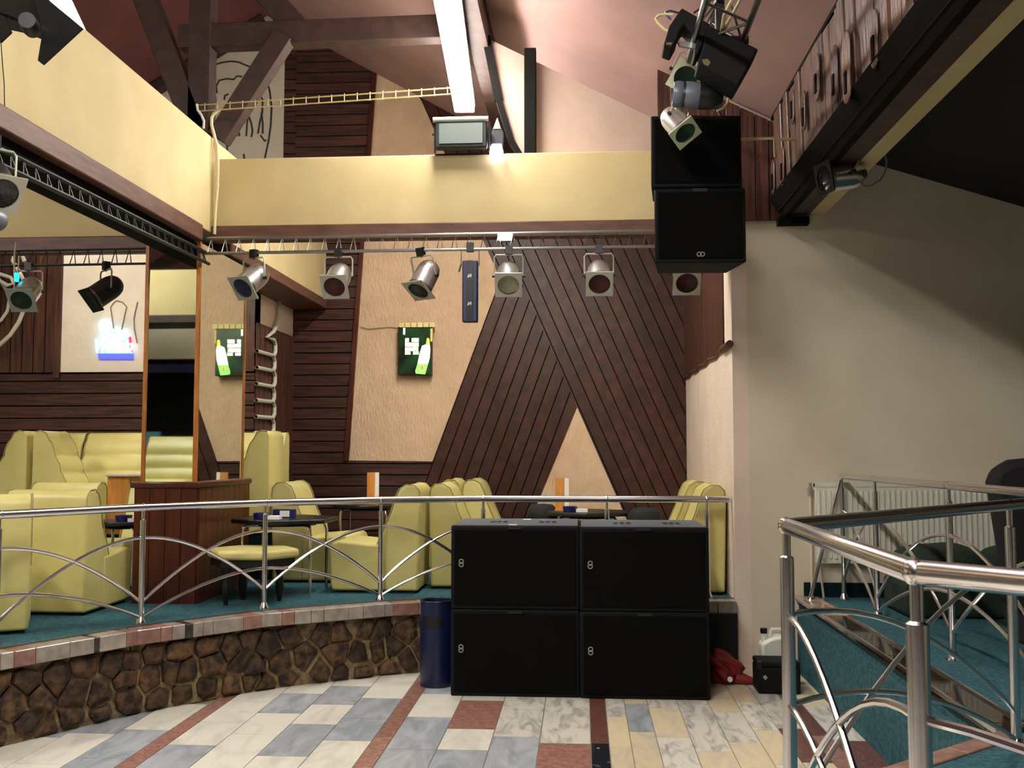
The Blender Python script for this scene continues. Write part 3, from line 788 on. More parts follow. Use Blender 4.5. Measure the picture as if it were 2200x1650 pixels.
# lamp glint on the truss
q = at(1085,510,Y=7.9)
l_ = thing('truss_lamp', 'small bare lit lamp on the truss above the clear spotlight', 'lamp', (q.x,7.9,q.z))
obj('glass', MB().box((q.x-.055,7.87,q.z-.022), (q.x+.055,7.91,q.z+.022)), 'spot_light', l_, bevel=.008)
obj('holder', MB().box((q.x-.06,7.9,q.z-.03), (q.x+.06,7.93,q.z+.03)), 'black_metal', l_)
# cyan lamp at the left edge
q = at(36,592,Y=7.85); q1 = at(38,540,Y=7.85)
l_ = thing('cyan_lamp', 'small glowing cyan lamp in a chrome holder beside the green-lensed spotlight', 'lamp', (q.x,7.85,q.z))
obj('glass', MB().lathe([(0,-.05),(.016,-.05),(.02,-.02),(.018,.02),(0,.02)], q, 10), 'lamp_cyan', l_, smooth=True)
obj('holder', MB().tube([q+Vector((-.02,0,.0)), q+Vector((-.025,0,.16)), q+Vector((-.02,0,.27))], .008, 8).tube([q+Vector((.012,0,.02)), q+Vector((.012,0,.16))], .007, 8), 'chrome', l_, smooth=True)

# ---------------------------------------------------------------- hanging speakers
def badge(parent, c, r, horizontal=False):
    x, y, z = c
    for s_ in (-1,1):
        ring = [(x+(s_*.011 if horizontal else 0)+r*math.cos(k*PI/6), y, z+(0 if horizontal else s_*.011)+r*math.sin(k*PI/6)) for k in range(12)]
        obj('badge', MB().tube(ring, r*.28, 6, closed=True), 'badge', parent, smooth=True)
def hang_speaker(cx_, zb, zt, y, rot, label, bad):
    t = thing('hanging_speaker', label, 'loudspeaker', (cx_,y,zb), rot, 'black speakers hung in a pair')
    M = t.matrix_basis
    def part(n, mb, m, **k): mb.xf(M); return obj(n, mb, m, t, **k)
    h = zt-zb; W_ = .31
    part('cabinet', MB().prism([(-W_,0,0),(W_,0,0),(W_*.8,.42,0),(-W_*.8,.42,0)], (0,0,h)), 'black_paint', bevel=.012)
    part('grille', MB().box((-W_+.025,-.012,.03), (W_-.025,.002,h-.03)), 'grille_black')
    part('handle', MB().box((-.05,-.016,h-.028), (.05,.01,h-.006)), 'black_metal')
    if bad: badge(t, M @ Vector((.0,-.016,.055)), .014, True)
    return t
hang_speaker(.79, 3.505, 4.005, 6.95, .05, 'upper of two black speakers hanging under the box truss', False)
hang_speaker(.81, 2.985, 3.50, 6.95, .03, 'lower of two black speakers hanging under the box truss, with a small badge', True)
tag(obj('speaker_strap', MB().bar((.62,7.05,4.0),(.66,7.04,4.1), .03, .01).bar((.98,7.05,4.0),(.94,7.04,4.1), .03, .01), 'black_metal'), 'black straps holding the hanging speakers to the truss', 'strap')
a = at(1592,300,Y=7.3); b = at(1662,297,Y=7.3)
tag(obj('speaker_bar', MB().tube([(1.08,7.3,a.z),(b.x,7.3,b.z),(b.x+.01,7.3,b.z-.14)], .012, 8).tube([(b.x,7.3,b.z-.01),(1.56,7.3,b.z-.01)], .012, 8), 'steel_gold', smooth=True), 'bent metal bar tying the hanging speakers to the carved beam', 'bracket')

# ---------------------------------------------------------------- bass speakers on the floor
def bass(x0, x1, z0, z1, y, label, top):
    t = thing('bass_speaker', label, 'loudspeaker', ((x0+x1)/2,y+.42,z0), 0, 'black bass speakers stacked two by two')
    obj('cabinet', MB().box((x0,y,z0), (x1,y+.76,z1)), 'black_paint', t, bevel=.012)
    obj('grille', MB().box((x0+.025,y-.012,z0+.03), (x1-.025,y+.004,z1-.03)), 'grille_black', t, bevel=.004, seg=1)
    xb = x0+.075; zb = (z0+z1)/2+.03
    badge(t, (xb,y-.014,zb), .015)
    obj('handle', MB().box(((x0+x1)/2-.05,y-.015,z1-.026), ((x0+x1)/2+.05,y+.01,z1-.008)), 'black_metal', t)
    if top:
        obj('top_panel', MB().box((x0+.012,y+.012,z1-.004), (x1-.012,y+.748,z1+.002)), 'speaker_top', t)
        for fx in (.28,.68):
            for k in range(3):
                xc = x0+(x1-x0)*fx+k*.045
                obj('recess', MB().box((xc,y+.30,z1+.001), (xc+.03,y+.44,z1+.004)), 'black_metal', t)
    return t
YS = 7.25
bass(-.925, -.0205, 0, .60, YS, 'lower black bass speaker standing beside the blue bin', False)
bass(-.925, -.0205, .601, 1.185, YS, 'upper black bass speaker with tape scraps on top, above the blue bin', True)
bass(-.02, .875, 0, .595, YS-.015, 'lower black bass speaker standing beside the red bag', False)
bass(-.02, .875, .596, 1.18, YS-.015, 'upper black bass speaker on the red bag side of the stack', True)
for k, (x, y) in enumerate(((-.49,7.29),(-.42,7.88))):
    tag(obj('tape_scrap', MB().box((x-.03,y-.02,1.187), (x+.03,y+.02,1.191)), 'card_white'), ['scrap of white tape at the front edge of the bass speaker top','scrap of white tape at the rear edge of the bass speaker top'][k], 'tape')

# ---------------------------------------------------------------- blue bin
bn = thing('ashtray_bin', 'tall dark blue round bin with a black slot beside the speaker stack', 'bin', (-1.07,7.58,0))
obj('body', MB().lathe([(0,0),(.118,0),(.122,.02),(.122,.60),(.118,.615),(.105,.615),(.105,.58),(0,.58)], (-1.07,7.58,0), 28), 'bin_blue', bn, smooth=True)
sl2 = []
for k in range(9):
    a = -PI/2-.75+k*.155
    sl2.append((-1.07+.1235*math.cos(a), 7.58+.1235*math.sin(a)))
mb = MB()
for (xa,ya),(xb,yb) in zip(sl2, sl2[1:]): mb.add([(xa,ya,.43),(xb,yb,.43),(xb,yb,.505),(xa,ya,.505)], [(0,1,2,3)])
obj('slot', mb, 'black_metal', bn)
obj('rim', MB().tube([(-1.07+.12*math.cos(k*PI/14),7.58+.12*math.sin(k*PI/14),.614) for k in range(28)], .006, 6, closed=True), 'black_metal', bn, smooth=True)

# ---------------------------------------------------------------- items by the right wall
bag = thing('red_bag', 'crumpled red plastic bag with a trailing end beside the speaker stack', 'bag', (1.06,7.80,0))
rs = random.Random(4)
bm = bmesh.new(); bmesh.ops.create_icosphere(bm, subdivisions=4, radius=1)
for v in bm.verts:
    n = v.co.copy(); k = 1+.16*math.sin(5*n.x+2*n.z)*math.cos(4*n.y)+.10*math.sin(11*n.z+7*n.x)+.05*math.sin(17*n.y+9*n.x)
    v.co = Vector((n.x*.13*k, n.y*.11*k, max(-.10, n.z*.115*k)))
    if v.co.z > .04: v.co.x -= .04; v.co.z += .02
me = bpy.data.meshes.new('bag_body'); bm.to_mesh(me); bm.free(); me.materials.append(MATS['red_cloth']); me.shade_smooth()
o = bpy.data.objects.new('bag_body', me); C.objects.link(o); o.parent = bag; o.location = (0,0,.10)
pt = [Vector((1.13,7.76,.05)),Vector((1.2,7.74,.035)),Vector((1.27,7.73,.022)),Vector((1.33,7.74,.012))]
obj('bag_tail', MB().tube(pt, [.05,.035,.022,.008], 8), 'red_cloth', bag, smooth=True)
obj('bag_print', MB().lathe([(0,-.002),(.02,-.002),(.02,.004),(0,.004)], (1.07,7.682,.05), 10, Matrix.Rotation(PI/2,3,'X')), 'card_white', bag)
cs = thing('equipment_case', 'small black case with a latch standing by the right wall', 'case', (1.38,7.58,0))
obj('case_body', MB().box((1.235,7.45,0), (1.53,7.70,.185)), 'black_paint', cs, bevel=.012)
obj('case_lid', MB().prism([(1.235,7.45,.187),(1.53,7.45,.187),(1.53,7.70,.187),(1.235,7.70,.187)], (0,0,.035)), 'black_paint', cs, bevel=.01)
obj('latch', MB().prism([(1.265,7.444,.12),(1.285,7.444,.135),(1.30,7.444,.115),(1.282,7.444,.098)], (0,.008,0)), 'badge', cs)
obj('corner_guard', MB().box((1.23,7.445,.17), (1.26,7.48,.225)), 'black_metal', cs)
jc = thing('jerrycan', 'white plastic jerrycan with a black cap behind the black case', 'jerrycan', (1.42,7.84,0))
obj('can_body', MB().prism([(1.315,7.76,0),(1.55,7.76,0),(1.55,7.76,.30),(1.52,7.76,.345),(1.44,7.76,.345),(1.38,7.76,.33),(1.315,7.76,.29)], (0,.15,0)), 'jerry_white', jc, bevel=.02)
obj('can_handle', MB().tube([(1.385,7.835,.33),(1.40,7.835,.385),(1.52,7.835,.39),(1.535,7.835,.335)], .014, 8), 'jerry_white', jc, smooth=True)
obj('can_neck', MB().lathe([(.022,0),(.022,.075)], (1.345,7.835,.30), 12), 'jerry_white', jc)
obj('can_cap', MB().lathe([(0,.0),(.026,0),(.026,.035),(0,.035)], (1.345,7.835,.36), 14), 'black_metal', jc)

# ---------------------------------------------------------------- railings
def railing(name, label, pts, z0, z1, peaks=(.58,.30), low_first=True, r=.022, pr=.019, ar=.011, ext0=None, ext1=None, arcs=None, skip=()):
    """posts at pts; arcs span two bays and peak at the middle post"""
    R = thing(name, label, 'railing', (pts[0][0],pts[0][1],z0))
    P = [Vector((x,y,0)) for x, y in pts]
    hp = [p+Vector((0,0,z1)) for p in P]
    if ext0: hp = [Vector((ext0[0],ext0[1],z1))]+hp
    if ext1: hp = hp+[Vector((ext1[0],ext1[1],z1))]
    obj('handrail', MB().tube(hp, r, 14), 'chrome', R, smooth=True)
    for v in hp[1:-1]:
        mb = MB().lathe([(0,-r*1.12),(r*.7,-r*.88),(r*1.06,-r*.3),(r*1.06,r*.3),(r*.7,r*.88),(0,r*1.12)], v, 12); obj('rail_joint', mb, 'chrome', R, smooth=True)
    for i, p in enumerate(P):
        if i in skip: continue
        po = obj('post', MB().lathe([(pr,0),(pr,z1-z0-.085),(pr*.6,z1-z0-.08),(pr*.6,z1-z0-.01)], p+Vector((0,0,z0)), 14), 'chrome', R, smooth=True)
        obj('flange', MB().lathe([(0,0),(pr*2,0),(pr*2,.008),(pr*1.5,.03),(pr*1.05,.05)], p+Vector((0,0,z0)), 16), 'chrome', po, smooth=True)
    def arc(a, b, c, hpk, foot):
        q = []
        n = 26
        for k in range(n+1):
            t = k/n
            v = a.lerp(b, t*2) if t < .5 else b.lerp(c, t*2-1)
            q.append(v+Vector((0,0,z0+foot+(hpk-foot)*math.sin(PI*t)**.92)))
        return q
    for i in range(len(P)):
        a = P[i-1] if i > 0 else None; c = P[i+1] if i < len(P)-1 else None
        b = P[i]
        if a is None and c is None: continue
        half = a is None or c is None
        if a is None: a = b+(b-c)
        if c is None: c = b+(b-a)
        low = (i % 2 == 0) == low_first
        for pk, ft in ([(peaks[0],.14)]+([(peaks[1],.04)] if low else [])):
            q = arc(a, b, c, pk, ft)
            if half: q = q[13:] if i == 0 else q[:14]
            obj('arch_rod', MB().tube(q, ar, 8), 'chrome', R, smooth=True)
    return R
railing('platform_railing', 'chrome railing with crossing arches along the edge of the stone-fronted platform',
        [(-3.5,5.98),(-2.99,6.85),(-2.36,7.55),(-1.58,8.02),(-.8,8.33),(.2,8.34),(1.0,8.34)], ZP, 1.325, r=.027, ar=.012, ext0=(-3.95,5.3), ext1=(1.19,8.34))
railing('platform_railing', 'chrome railing with arches on the right platform, in front of the radiator',
        [(1.99,8.05),(1.99,7.16),(1.99,5.75),(1.99,4.42)], ZR, 1.52, peaks=(.67,.36), r=.022)
br = obj('end_brace', MB().tube([(1.975,8.05,1.49),(1.73,8.02,ZR+.01)], .015, 10).lathe([(0,0),(.035,0),(.03,.02),(0,.02)], (1.73,8.02,ZR), 14), 'chrome', bpy.data.objects['platform_railing.001'], smooth=True)
railing('platform_railing', 'chrome railing with crossing arches turning a corner close to the dance floor',
        [(1.63,4.06),(.556,2.86),(.556,1.77),(1.35,.95)], ZR, 1.5, peaks=(.68,.44), low_first=False, r=.0215, pr=.019, ar=.0085, ext0=(1.93,4.38), ext1=(1.9,.4))

# ---------------------------------------------------------------- lounge chairs
def make_chair():
    t = thing('lounge_chair', 'proto', 'chair', (0,0,0))
    W_ = .31
    seat = [(-.10,.02),(.36,.02),(.375,.10),(.385,.36),(.36,.415),(.30,.43),(.02,.405),(-.10,.40)]
    obj('seat', MB().prism([(x,-W_,z) for x, z in seat], (0,2*W_,0)), 'vinyl', t, bevel=.022, seg=3)
    back = [(-.36,.02),(-.08,.02),(-.02,.40),(-.06,.50),(-.13,.66),(-.165,.78),(-.20,.855),(-.26,.893),(-.33,.888),(-.372,.845),(-.38,.76)]
    obj('backrest', MB().prism([(x,-W_+.004,z) for x, z in back], (0,2*W_-.008,0)), 'vinyl', t, bevel=.02, seg=3)
    for s_ in (-1,1):
        y = s_*(W_-.004)
        obj('piping', MB().tube([(x+.004,y,z) for x, z in back[2:]], .005, 6), 'vinyl_seam', t, smooth=True)
    obj('plinth', MB().box((-.33,-W_+.03,0), (.33,W_-.03,.03)), 'black_cloth', t)
    return t
chair = make_chair(); freeze(chair)
GC = 'cream lounge chairs on the platform'
H = PI/2
chairs = [(-3.99,6.61,H+.49,'cream lounge chair nearest the left end of the arched railing, back to the dance floor'),
          (-3.83,7.50,H,'cream lounge chair turned away from the dance floor, left of the mirror column pedestal'),
          (-4.57,8.62,-H,'cream lounge chair facing the dance floor across from the left railing chairs'),
          (-3.80,8.90,-H,'cream lounge chair peeping out behind the left side of the mirror column'),
          (-2.41,9.39,0,'cream lounge chair behind the hexagonal stool and black table, facing the alcove'),
          (-1.71,8.75,PI,'cream lounge chair facing the mirror column across the black table'),
          (-.93,9.05,0,'cream lounge chair standing back to back with the one facing the mirror column'),
          (-.80,10.4,0,'cream lounge chair further back, facing the plaster triangle table'),
          (-1.58,10.4,PI,'cream lounge chair further back, facing the high-backed benches'),
          (.80,9.95,PI,'cream lounge chair against the recess wall, further from the speaker stack'),
          (.80,8.84,PI,'cream lounge chair against the recess wall, just behind the speaker stack'),
          (-5.15,4.55,-H,'cream lounge chair near the left wall of the rear platform, seen in the mirror column')]
for i, (x, y, a, lb) in enumerate(chairs):
    if i == 0:
        chair.matrix_basis = Matrix.Translation((x,y,ZP)) @ Matrix.Rotation(a,4,'Z'); chair['label'] = lb; chair['group'] = GC
    else: dup(chair, (x,y,ZP), a, lb, GC)
def make_bench():
    t = thing('bench_seat', 'proto', 'bench', (0,0,0)); W_ = .345
    obj('seat', MB().prism([(x,-W_,z) for x, z in [(-.12,.02),(.34,.02),(.36,.36),(.33,.42),(.26,.435),(-.12,.41)]], (0,2*W_,0)), 'vinyl', t, bevel=.022, seg=3)
    fr = []
    for k in range(25):
        u = k/24; z = .40+.50*u; x = .02-.20*u+.022*abs(math.sin(u*PI*3))
        fr.append((x, z))
    back = [(-.33,.02),(-.08,.02)]+fr+[(-.20,.945),(-.25,.965),(-.30,.955),(-.325,.92)]
    obj('backrest', MB().prism([(x,-W_+.003,z) for x, z in back], (0,2*W_-.006,0)), 'vinyl', t, bevel=.012)
    for s_ in (-1,1): obj('piping', MB().tube([(x,s_*(W_-.003),z) for x, z in fr[::3]+[(-.20,.945),(-.25,.965),(-.30,.955)]], .005, 6), 'vinyl_seam', t, smooth=True)
    return t
bench = make_bench(); freeze(bench)
GB = 'high-backed cream bench seats on the podium'
benches = [(-5.10,9.49,0,.64,'high-backed cream bench end facing the mirror column, on the podium'),
           (-5.51,9.49,PI,.64,'high-backed cream bench end turned to the left wall, on the podium'),
           (-4.75,10.08,-H,1,'high-backed ribbed bench under the neon sign, left of the seam'),
           (-4.05,10.08,-H,1,'high-backed ribbed bench under the neon sign, right of the seam'),
           (-3.35,10.08,-H,1,'high-backed ribbed bench behind the mirror column'),
           (-5.46,10.08,-H,1,'high-backed ribbed bench under the upright boards, behind the turned bench end'),
           (-5.2,3.0,H,1,'high-backed ribbed bench on the rear podium, seen in the mirror column'),
           (-3.19,9.49,PI,.64,'high-backed cream bench end right of the mirror column')]
for i, (x, y, a, sc, lb) in enumerate(benches):
    if i == 0: bench.matrix_basis = Matrix.Translation((x+.33-.33+.33,y,.94)) @ Matrix.Rotation(a,4,'Z') @ Matrix.Diagonal((1,sc,1,1)); bench['label'] = lb; bench['group'] = GB
    else:
        dx = -.0 if a == PI else 0
        o = dup(bench, (x if a != 0 else x+.33, y, .94), a, lb, GB)
        o.matrix_basis = Matrix.Translation((x,y,.94)) @ Matrix.Rotation(a,4,'Z') @ Matrix.Diagonal((1,sc,1,1))
bench.matrix_basis = Matrix.Translation((-4.80,9.49,.94)) @ Matrix.Diagonal((1,.64,1,1))

# ---------------------------------------------------------------- tables, stool
def table(x, y, z0, h, r, label, m='black_metal', n=6, rot=.5):
    t = thing('lounge_table', label, 'table', (x,y,z0), 0, None)
    ring = [(x+r*math.cos(rot+2*PI*k/n), y+r*math.sin(rot+2*PI*k/n), z0+h-.035) for k in range(n)]
    obj('tabletop', MB().prism(ring, (0,0,.035)), m, t, bevel=.008)
    for k in range(4):
        a = rot+.3+k*PI/2; c, s_ = math.cos(a), math.sin(a)
        P = lambda q, z: (x+c*r*q, y+s_*r*q, z0+z)
        obj('leg', MB().tube([P(.55,h-.05),P(.80,h-.05),P(.86,h-.07),P(.88,h-.12),P(.88,.0)], .013, 8), 'chrome', t, smooth=True)
    obj('under_frame', MB().tube([(x+r*.55*math.cos(k*PI/8),y+r*.55*math.sin(k*PI/8),z0+h-.05) for k in range(16)], .014, 6, closed=True), 'black_metal', t)
    return t
table(-2.46,8.43,ZP,.62,.45,'black hexagonal table with chrome legs beside the mirror column pedestal')
table(-3.77,8.26,ZP,.60,.26,'black table with chrome legs left of the mirror column pedestal')
table(.05,9.55,ZP,.62,.42,'black table with chrome legs in front of the plaster triangle')
table(-2.25,10.7,ZP,.62,.38,'black table with chrome legs at the back, under the plaster panel')
tt = thing('podium_table', 'pale table on an orange wood pedestal in front of the ribbed benches', 'table', (-4.2,9.49,.94))
obj('tabletop', MB().box((-4.43,9.30,1.475), (-3.98,9.66,1.50)), 'grey_panel', tt, bevel=.006)
obj('pedestal', MB().box((-4.43,9.34,.94), (-4.22,9.60,1.476)), 'menu_wood', tt)
for x in (-3.98,): obj('leg', MB().tube([(x,9.36,1.62),(x-.03,9.36,1.56),(x-.03,9.36,.94)], .013, 8), 'chrome', tt, smooth=True)
obj('shelf', MB().box((-4.10,9.33,1.61), (-3.86,9.5,1.63)), 'black_metal', tt)
sx, sy_ = -2.55, 7.86
so = thing('hexagonal_stool', 'low stool with a cream hexagonal cushion and dark turned legs by the railing', 'stool', (sx,sy_,ZP))
ring = [(sx+.37*math.cos(k*PI/3), sy_+.31*math.sin(k*PI/3), ZP+.35) for k in range(6)]
obj('cushion', MB().prism(ring, (0,0,.07)), 'vinyl', so, bevel=.025, seg=3)
obj('apron', MB().prism([(sx+(p[0]-sx)*.9, sy_+(p[1]-sy_)*.9, ZP+.29) for p in ring], (0,0,.065)), 'black_metal', so)
for a in (.6,2.2,3.9,5.4):
    obj('leg', MB().lathe([(.016,0),(.02,.04),(.034,.10),(.03,.17),(.022,.20),(.036,.24),(.036,.31)], (sx+.22*math.cos(a),sy_+.2*math.sin(a),ZP), 12), 'black_metal', so, smooth=True)
for i, (x, y) in enumerate(((-.38,9.9),(.56,9.32))):
    s2_ = thing('dark_stool', ['dark round-topped stool left of the table before the plaster triangle','dark round-topped stool right of the table before the plaster triangle'][i], 'stool', (x,y,ZP), 0, 'dark stools at the alcove table')
    obj('cushion', MB().lathe([(0,.5),(.13,.5),(.15,.53),(.14,.62),(.10,.66),(0,.67)], (x,y,ZP), 18), 'black_cloth', s2_, smooth=True)
    for k in range(4):
        a = .78+k*PI/2; obj('leg', MB().tube([(x+.1*math.cos(a),y+.1*math.sin(a),ZP+.51),(x+.14*math.cos(a),y+.14*math.sin(a),ZP)], .013, 8), 'chrome', s2_, smooth=True)
def menu(x, y, z, h, label):
    t = thing('menu_stand', label, 'menu stand', (x,y,z), 0, None)
    obj('wood_board', MB().box((x-.055,y-.008,z), (x+.03,y+.012,z+h)), 'menu_wood', t)
    obj('card', MB().box((x+.03,y-.006,z+.01), (x+.07,y+.01,z+h)), 'card_white', t)
    obj('foot', MB().box((x-.06,y-.04,z), (x+.07,y+.04,z+.012)), 'menu_wood', t)
q = at(800,1040,Y=10.7); menu(q.x,10.7,ZP+.62,.33,'wooden menu stand with a white card on the table under the plaster panel')
q = at(1206,1060,Y=9.6); menu(q.x,9.6,ZP+.62,.30,'wooden menu stand with a white card in front of the plaster triangle')
def ashtray(x, y, z, label):
    t = thing('ashtray', label, 'ashtray', (x,y,z), 0, None)
    obj('dish', MB().lathe([(0,0),(.06,0),(.068,.05),(.055,.05),(.05,.015),(0,.015)], (x,y,z), 18), 'blue_plastic', t, smooth=True)
    obj('paper', MB().box((x+.055,y-.05,z), (x+.16,y+.03,z+.028)), 'card_white', t)
ashtray(-2.60,8.22,ZP+.62,'blue ashtray with a white paper on the black hexagonal table')
ashtray(-.11,9.4,ZP+.62,'blue ashtray with a white paper on the table before the plaster triangle')
ashtray(-3.72,8.15,ZP+.60,'blue ashtray with a white paper on the table left of the pedestal')
q = at(607,1098,Y=8.3)
t = thing('cigarette_box', 'dark blue box with a white label behind the ashtray on the black table', 'box', (-2.46,8.38,ZP+.62))
obj('box_body', MB().box((-2.55,8.36,ZP+.62), (-2.37,8.42,ZP+.69)), 'blue_plastic', t)
obj('box_label', MB().box((-2.49,8.356,ZP+.63), (-2.41,8.361,ZP+.68)), 'card_white', t)

# ---------------------------------------------------------------- right platform furniture
rd = thing('radiator', 'white ribbed panel radiator on the right wall behind the far railing', 'radiator', (2.6,YW-.08,ZR+.25))
x0, x1, z0, z1 = 1.80, 3.35, .845, 1.465
obj('panel', MB().box((x0,YW-.09,z0), (x1,YW-.03,z1)), 'radiator_white', rd, bevel=.006)
proto = None; k = 0
x = x0+.03
while x < x1-.02:
    if proto is None: proto = obj('rib', MB().prism([(x-.012,YW-.091,z0+.04),(x+.012,YW-.091,z0+.04),(x+.006,YW-.104,z0+.04),(x-.006,YW-.104,z0+.04)], (0,0,z1-z0-.1)), 'radiator_white', rd); xb = x
    else:
        c = proto.copy(); C.objects.link(c); c.location = (x-xb,0,0)
    x += .0405
obj('top_grille', MB().box((x0,YW-.095,z1-.03), (x1,YW-.025,z1+.004)), 'radiator_white', rd)
obj('valve', MB().lathe([(0,0),(.022,0),(.022,.06),(.012,.07),(.012,.10),(0,.10)], (x0-.03,YW-.06,z1-.10), 12), 'badge', rd, smooth=True)
obj('pipe', MB().tube([(x0-.03,YW-.06,z1-.10),(x0-.03,YW-.06,ZR-.01)], .010, 8).tube([(x0-.03,YW-.06,z1-.05),(x0+.02,YW-.06,z1-.05)], .01, 8).tube([(x0+.03,YW-.06,z0),(x0+.06,YW-.05,ZR)], .009, 8).tube([(x1-.05,YW-.05,z0+.02),(x1-.05,YW-.01,z0+.02)], .01, 8), 'wall_cream', rd, smooth=True)
def pouf(name, cx_, cy_, wx, wy, h, m, parent, k=2.6):
    bm = bmesh.new(); bmesh.ops.create_cube(bm, size=2); bmesh.ops.subdivide_edges(bm, edges=bm.edges, cuts=7, use_grid_fill=True)
    for v in bm.verts:
        n = v.co; l = (abs(n.x)**k+abs(n.y)**k+abs(n.z)**k)**(1/k); v.co = Vector((n.x/l*wx/2, n.y/l*wy/2, n.z/l*h/2))
        v.co.z += .012*math.sin(14*v.co.x)*math.cos(9*v.co.y)
    me = bpy.data.meshes.new(name); bm.to_mesh(me); bm.free(); me.materials.append(MATS[m]); me.shade_smooth()
    o = bpy.data.objects.new(name, me); C.objects.link(o); o.parent = parent
    return o
sf = thing('green_sofa', 'low dark green velvet sofa with two plump cushions before the radiator', 'sofa', (2.75,7.45,ZR))
for x in (-.26,.34):
    o = pouf('seat_cushion', 0, 0, .60, .6, .30, 'velvet_green', sf); o.location = (x,0,.33)
obj('base', MB().box((2.19,7.16,ZR), (3.39,7.74,ZR+.24)), 'velvet_green', sf, bevel=.04, seg=3)
ac = thing('black_armchair', 'black high-backed rounded armchair beside the green sofa', 'chair', (2.85,6.3,ZR))
ob = [(2.47,1.52),(2.50,1.60),(2.60,1.655),(2.75,1.67),(2.92,1.66),(3.05,1.60),(3.10,1.50),(3.02,1.0),(3.0,.66),(2.56,.66),(2.54,1.0)]
obj('backrest', MB().prism([(x,6.4,z) for x, z in ob], (0,.14,0)), 'black_cloth', ac, bevel=.05, seg=3)
obj('seat', MB().box((2.5,5.85,ZR+.22), (3.06,6.45,ZR+.42)), 'black_cloth', ac, bevel=.05, seg=3)
obj('base', MB().box((2.56,5.9,ZR), (3.0,6.48,ZR+.24)), 'black_cloth', ac, bevel=.02)

# ---------------------------------------------------------------- signs
q0 = at(857,703,Y=YB-.1); q1 = at(928,806,Y=YB-.1)
sg = thing('lightbox_sign', 'dark green illuminated sign with pale lettering and a glowing bottle on the plaster panel', 'sign', ((q0.x+q1.x)/2,YB-.1,q1.z))
X0, X1, Z1, Z0 = q0.x, q1.x, q0.z, q1.z
W_, H_ = X1-X0, Z1-Z0
obj('box', MB().box((X0,YB-.15,Z0), (X1,YB-.035,Z1)), 'black_metal', sg, bevel=.004)
obj('face', MB().box((X0+.012,YB-.156,Z0+.012), (X1-.012,YB-.149,Z1-.012)), 'sign_green', sg)
P = lambda u, v, o=0: (X0+(u-150)/830*W_, YB-.160-o, Z1-(v-270)/1110*H_)
rs = random.Random(8)
for row, (va, vb) in enumerate(((540,625),(640,730),(745,835),(850,915))):
    u = 330
    while u < 660:
        wu = rs.uniform(38,62); u1 = min(u+wu, 675)
        if not (440 < u+wu/2 < 475 and row in (0,)) and not (row == 3 and 485 < u+wu/2 < 505):
            obj('letter', MB().prism([P(u,va+rs.uniform(-6,4)),P(u1-7,va+rs.uniform(-6,4)),P(u1-7,vb),P(u,vb)], (0,.004,0)), 'sign_letter', sg)
        u = u1
obj('bottle', MB().prism([P(*p) for p in ((750,715),(850,680),(940,700),(955,800),(940,1000),(900,1130),(640,1130),(690,900))], (0,.005,0)), 'sign_bottle', sg, label='glowing white-green bottle')
obj('bottle_foot', MB().prism([P(*p) for p in ((640,1130),(900,1130),(830,1370),(600,1350),(585,1290))], (0,.005,0)), 'sign_bottle_foot', sg)
obj('bottle_neck', MB().prism([P(*p) for p in ((870,540),(925,545),(945,700),(845,680))], (0,.005,0)), 'sign_cap', sg)
obj('bottle_label', MB().prism([P(u,v,.003) for u, v in ((720,1230),(760,1130),(790,1250),(745,1280))], (0,.003,0)), 'sign_label', sg)
for k in range(6):
    u = 180+k*150; obj('tape', MB().prism([P(u,180),P(u+130,180),P(u+130,285),P(u,285)], (0,.06,0)), 'tape_cream', sg)
obj('tape', MB().prism([P(955,320),P(1010,320),P(1005,620),P(955,620)], (0,.02,0)), 'tape_cream', sg)
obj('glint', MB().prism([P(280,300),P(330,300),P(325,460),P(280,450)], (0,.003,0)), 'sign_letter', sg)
tag(obj('sign_cable', MB().tube([at(x,y,Y=YB-.05) for x, y in ((775,700),(790,705),(815,703),(835,701),(857,703))], .007, 6), 'cable_cream', smooth=True), 'pale cable running across the plaster panel to the green sign', 'cable')

ns = thing('neon_sign', 'glowing white and red neon sign with a wing shape above lettering on the white panel', 'neon sign', tuple(at(250,765,Y=YL-.06)))
def np_(x, y, o=.06): return at(180+x*.097, 640+y*.097, Y=YL-o)
wing = [(380,540),(360,640),(380,760),(440,870),(520,950),(640,960),(780,930),(900,880),(955,800),(950,735),(860,750),(760,745),(640,720),(560,680),(500,610),(460,520),(420,505)]
obj('wing_tube', MB().tube([np_(*p) for p in wing], .018, 8, closed=True), 'neon_white', ns, smooth=True)
obj('wing_tube', MB().tube([np_(*p) for p in ((420,560),(450,700),(540,800),(700,860),(880,800))], .020, 8), 'neon_white', ns, smooth=True)
fc = bpy.data.curves.new('lettering', 'FONT'); fc.body = 'Winston'; fc.size = .30; fc.extrude = .006; fc.bevel_depth = .008; fc.shear = .25; fc.space_character = .86
tmp = bpy.data.objects.new('tmp', fc); C.objects.link(tmp)
dg = bpy.context.evaluated_depsgraph_get(); me = bpy.data.meshes.new_from_object(tmp.evaluated_get(dg)); bpy.data.objects.remove(tmp)
xs_ = [v.co.x for v in me.vertices]; ys_ = [v.co.y for v in me.vertices]
A = np_(250,1225); B = np_(1090,900)
for v in me.vertices:
    fx = (v.co.x-min(xs_))/(max(xs_)-min(xs_)); fz = (v.co.y-min(ys_))/(max(ys_)-min(ys_))
    v.co = Vector((A.x+(B.x-A.x)*fx, YL-.06+v.co.z-.0, A.z+(B.z-A.z)*fz))-Vector(ns.location)
me.materials.clear(); me.materials.append(MATS['neon_white'])
o = bpy.data.objects.new('lettering', me); C.objects.link(o); o.parent = ns
obj('end_stroke', MB().tube([np_(1020,870),np_(1040,1040),np_(1050,1200)], .014, 8), 'neon_red', ns, smooth=True)
